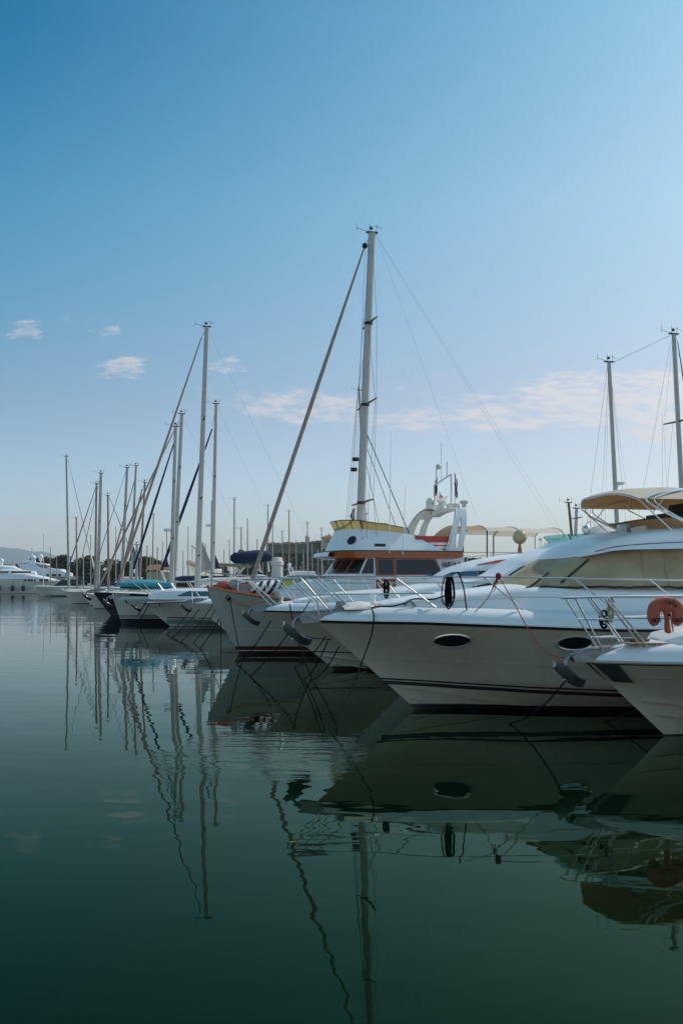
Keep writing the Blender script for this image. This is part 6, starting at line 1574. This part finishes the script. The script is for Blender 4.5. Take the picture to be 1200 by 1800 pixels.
# ------------------------------------------------------------------ land, trees, fort, mountains
def land():
    mb = MB(); rows = []
    for y0, z in ((396, -1), (398, 1.2), (410, 1.5), (900, 3), (4000, 4)):
        rows.append([(x*(1 if y0 < 1000 else 2), y0+6*math.sin(x*.02), z) for x in range(-400, 1000, 20)])
    mb.grid(rows); o = mb.build('shore', 'earth', None); tag(o, 'low shore and far quay behind the harbour', 'shore', kind='structure')
    mb = MB(); mb.box((-60, 388, .6), (300, 14, 1.8)); o = mb.build('far_quay', 'concrete'); tag(o, 'low concrete quay edge below the far trees', 'quay', kind='structure')
    # fort hill
    mb = MB(); rows = []; d = 600
    for j in range(16):
        v = -1+2*j/15; rows.append([])
        for i in range(50):
            px = 395+i*14; hgt = interp([(395, 0), (440, 2), (455, 14), (475, 17), (560, 18), (700, 16), (1000, 12), (1100, 3)], px)
            rows[-1].append(((px-600)/F*d, d+v*60, 1.5+hgt*max(0, 1-abs(v)**2.5)+1.2*math.sin(i*1.3+j)*math.sin(j*.8)))
    mb.grid(rows); o = mb.build('hill', 'earth'); tag(o, 'low green hill under the fort', 'hill', kind='structure')
    rnd = random.Random(9); mb = MB()
    for i in range(5200):
        px = rnd.uniform(438, 1000); v = rnd.uniform(-1, .1)
        hgt = interp([(395, 0), (440, 2), (455, 14), (475, 17), (560, 18), (700, 16), (1000, 12), (1100, 3)], px)*max(0, 1-abs(v)**2.5)
        x = (px-600)/F*600; s_ = rnd.uniform(.5, 1.5); cx, cy, cz = x, 600+v*60, 1.5+hgt+rnd.uniform(0, 2.4)
        a = rnd.uniform(0, 6.3); b = rnd.uniform(-1, 1)
        ux = Vector((math.cos(a), math.sin(a), b*.5))*s_; uy = Vector((-math.sin(a)*.3, math.cos(a)*.3, 1))*s_*.7; c = Vector((cx, cy, cz))
        mb.poly([tuple(c-ux-uy), tuple(c+ux-uy*.6), tuple(c+ux*.7+uy), tuple(c-ux*.8+uy*.8)])
    o = mb.build('scrub', 'leaf0', smooth=False, weld=False); tag(o, 'dark scrub and low trees covering the fort hill', 'scrub', kind='stuff')
    # fort
    d = 590; e = empty('fort', pw(520, 1028, d), 'weathered stone fort wall along the hill top', 'fort'); k = F/d
    X = lambda px: (px-520)/k; Z = lambda py: (YH-py)/k
    mb = MB(); pr = [(468, 956), (478, 953), (492, 955), (500, 953), (516, 954), (534, 953), (546, 952), (562, 950), (567, 950), (640, 950)]
    rows = [[(X(px), 0, Z(978)), (X(px), .6, Z(py)), (X(px), 2.6, Z(py)), (X(px), 3, Z(978))] for px, py in pr]
    mb.grid(rows); mb.poly(rows[0]); mb.poly(rows[-1]); w_ = mb.build('rampart', 'stone', e, ang=20)
    mb = MB(); rows = [[(X(px), -.25, Z(py+2.6)), (X(px), -.1, Z(py+1.6))] for px, py in pr]; mb.grid(rows); mb.build('string_course', 'plaster', w_)
    mb = MB()
    for px in (470, 480, 489, 497, 505, 513, 523, 531, 540, 549, 556): mb.box((X(px), 1.5, Z(interp(pr, px))+.12), (1.1, 2.0, .4))
    mb.build('merlon', 'stone', w_)
    mb = MB(); mb.box((X(541), 5, Z(948)), (5/k, 5, 10/k)); mb.box((X(537), 5, Z(948)), (2/k, 2, 14/k)); mb.build('turret', 'plaster', e)
    h = empty('fort_house', pw(575, 1028, d-6), 'square tan house with low tiled roof at the right end of the fort wall', 'house')
    mb = MB(); x0, x1 = -10/k, 14/k; mb.box(((x0+x1)/2, 3, Z(956)), (x1-x0, 8, 20/k)); w_ = mb.build('wall', 'plaster', h, smooth=False)
    mb = MB(); a = .5; z = Z(946); ap = Z(941.5); mb.grid([[(x0-a, -1-a, z), (x1+a, -1-a, z), (x1+a, 7+a, z), (x0-a, 7+a, z), (x0-a, -1-a, z)], [((x0+x1)/2-1.5, 3, ap), ((x0+x1)/2+1.5, 3, ap), ((x0+x1)/2+1.5, 3, ap), ((x0+x1)/2-1.5, 3, ap), ((x0+x1)/2-1.5, 3, ap)]]); r_ = mb.build('roof', 'roof_tile', h, smooth=False)
    mb = MB(); mb.box(((x0+x1)/2+.3, 3, Z(941)), (.9, .9, 1.4)); mb.build('chimney', 'plaster', r_)
    for px in (574, 578):
        mb = MB(); mb.box(((px-575)/k, -1.03, Z(953)), (.55, .1, 1.2)); mb.build('window', 'shade_dark', w_, smooth=False)
    # low roof building by the left trees
    c = pw(281, 1028, 320); h = empty('boat_shed', (c.x, c.y, 0), 'low harbour building with dark tiled roof between the left trees and yellow bow', 'building'); k3 = F/320
    mb = MB(); mb.box((0, 4, (YH-998)/k3/2+1.2), (44/k3, 8, (YH-998)/k3)); mb.build('wall', 'plaster', h, smooth=False)
    mb = MB(); z = (YH-993)/k3+2; mb.grid([[(-24/k3, -1, z-1), (24/k3, -1, z-1)], [(-22/k3, 4, z+.8), (22/k3, 4, z+.8)], [(-24/k3, 9, z-1), (24/k3, 9, z-1)]]); mb.build('roof', 'roof_tile', h, smooth=False)
    # mountains
    mb = MB(); rows = []; d = 11000; rnd = random.Random(4)
    ph = [rnd.uniform(0, 6) for _ in range(6)]
    def ridge(px): 
        b = interp([(-500, 45), (-200, 72), (-60, 64), (0, 64), (30, 65), (60, 60), (90, 55), (110, 40), (160, 16), (260, 6), (700, 3), (1500, 10)], px)
        return b+1.6*math.sin(px*.07+ph[0])+1.0*math.sin(px*.19+ph[1])
    for v in (-1, -.6, -.3, 0, .5, 1):
        rows.append([((px-600)/F*d, d+v*1500, -2 if abs(v) == 1 else (CH+ridge(px)/F*d*(1-abs(v)**1.3)*(1+.1*math.sin(px*.05+v*7)*abs(v)))) for px in range(-500, 1500, 14)])
    mb.grid(rows); o = mb.build('mountain', 'mountain'); tag(o, 'distant blue mountain ridge across the bay', 'mountain', kind='structure')
land()

def tree_proto(kind, seed):
    rnd = random.Random(seed); clumps = []; n = 0
    if kind == 'cypress':
        h = 11; clumps = [((0+rnd.uniform(-.15, .15), rnd.uniform(-.15, .15), 1.2+i*.62), (1.15*math.sin(math.pi*min(1, (i+2.2)/19))**.7)+.05, .8) for i in range(16)]; per = 80; ls = .22
    else:
        h = 11; per = 110; ls = .34
        for i in range(24):
            a = rnd.uniform(0, 6.3); zz = rnd.uniform(.30, 1.0); rr = rnd.uniform(0, 1)**.6*(4.6 if kind == 'pine' else 3.6)*math.sin(math.pi*min(.97, max(.12, (zz-.08))))**.7
            clumps.append(((rr*math.cos(a), rr*math.sin(a), h*zz), rnd.uniform(.9, 1.9), rnd.uniform(.55, .8)))
    mb = MB()
    for c, r, fl in clumps:
        for _ in range(int(per*(r if kind != 'cypress' else 1))):
            d = Vector((rnd.gauss(0, 1), rnd.gauss(0, 1), rnd.gauss(0, 1))).normalized()*r*rnd.uniform(.55, 1.08); p = Vector(c)+Vector((d.x, d.y, d.z*fl))
            a = Vector((rnd.gauss(0, 1), rnd.gauss(0, 1), rnd.gauss(0, .6))).normalized(); b = a.cross(Vector((rnd.gauss(0, 1), rnd.gauss(0, 1), rnd.gauss(0, 1)))).normalized(); s_ = ls*rnd.uniform(.6, 1.3)
            mb.poly([tuple(p-a*s_), tuple(p-b*s_*.6), tuple(p+a*s_), tuple(p+b*s_*.6)])
    crown = mb.build('crown', 'leaf%d' % (seed % 3), None, smooth=False, weld=False)
    t = MB(); t.tube([(0, 0, -1), (.1, 0, h*.25), (0, .1, h*.55), (.1, 0, h*.85)], [.32, .24, .16, .05], 8)
    if kind != 'cypress':
        for i in range(7):
            c = clumps[i*3][0]; t.tube([(0, 0, h*(.2+.05*i)), (c[0]*.5, c[1]*.5, lerp(h*.3, c[2], .6)), c], [.13, .08, .03], 5)
    trunk = t.build('trunk', 'bark', None)
    return crown.data, trunk.data, crown, trunk
protos = {}
for i, (kd, sd) in enumerate((('broad', 3), ('broad', 7), ('pine', 11), ('pine', 5), ('cypress', 9))):
    c, t, co, to = tree_proto(kd, sd); protos.setdefault(kd, []).append((c, t)); bpy.data.objects.remove(co); bpy.data.objects.remove(to)
def tree(px, top, d, kd, i, label, w=1.0, group='trees on the far shore'):
    z = pw(px, top, d).z; s_ = z/(11.9 if kd == 'cypress' else 12.2); e = empty('cypress_tree' if kd == 'cypress' else 'pine_tree' if kd == 'pine' else 'tree', ((px-600)/F*d, d, 0), label, 'tree', group, (i*1.7) % 6.28)
    c, t = protos[kd][i % len(protos[kd])]
    for nm, dat in (('crown', c), ('trunk', t)):
        o = bpy.data.objects.new(nm, dat); sc.collection.objects.link(o); o.parent = e
    e.scale = (s_*w, s_*w, s_)
TL = [(-12, 990, 'low bushy tree at the left frame edge'), (4, 992, 'low bushy tree right of the first dome'), (16, 991, 'low tree left of the thin antenna'), (36, 994, 'round low tree between the antenna and the radar mast'), (44, 990, 'small tree directly left of the satellite domes'),
 (67, 977, 'tall tree behind the right satellite dome'), (83, 977, 'tall tree right of the white far mast'), (97, 976, 'tall crowned tree left of the white radar mast'), (106, 974, 'tallest crowned tree near the white radar mast'), (118, 984, 'tree behind the white mast foot'), (129, 990, 'low tree behind the short brown mast'),
 (142, 982, 'tree left of the twin masts'), (152, 975, 'large tree directly left of the twin masts'), (162, 977, 'large tree behind the twin mast feet'), (176, 999, 'low tree right of the twin masts'), (184, 1003, 'lowest tree by the brown mast'), (199, 982, 'tree right of the brown mast'), (210, 980, 'tree behind the oblique stays'), (222, 986, 'tree behind the grey triangular sail'), (238, 980, 'tree right of the grey triangular sail'),
 (252, 976, 'tree left of the low roof, tallest of its clump'), (262, 979, 'tree directly left of the low roof'), (272, 984, 'tree above the low roof'), (394, 992, 'low tree left of the cypresses'), (445, 986, 'tree right of the cypresses'), (458, 985, 'tree at the left foot of the fort hill')]
for i, (px, top, lab) in enumerate(TL):
    tree(px, top, 420+((i*37) % 5)*9, 'pine' if i % 3 == 1 else 'broad', i, lab, 1.25 if top < 980 else 1.05)
tree(424.5, 960, 450, 'cypress', 0, 'dark narrow cypress, the taller left one of the pair', 1.35)
tree(433, 962, 470, 'cypress', 1, 'greyer cypress right of the taller one', 1.1)
tree(441, 966, 465, 'cypress', 2, 'smaller cypress right of the pair', 1.0)
tree(53, 985, 440, 'cypress', 3, 'small pointed cypress left of the domes', .9); tree(30, 987, 440, 'cypress', 4, 'small pointed cypress right of the thin antenna', .8)

# ------------------------------------------------------------------ the air across the bay
def haze():
    m = bpy.data.materials.new('haze'); m.use_nodes = True; t = NT(m.node_tree); t.n.remove(t.n['Principled BSDF'])
    v = t.new('ShaderNodeVolumePrincipled'); v.inputs['Color'].default_value = (.80, .88, .95, 1); v.inputs['Density'].default_value = 7.5e-5
    t.l.new(v.outputs[0], t.n['Material Output'].inputs['Volume']); M['haze'] = m
    mb = MB(); mb.box((0, 6300, 247), (14000, 13000, 504)); o = mb.build('haze', 'haze', None, smooth=False); tag(o, 'pale sea air between the harbour and the far mountain', 'haze', kind='stuff')
haze()
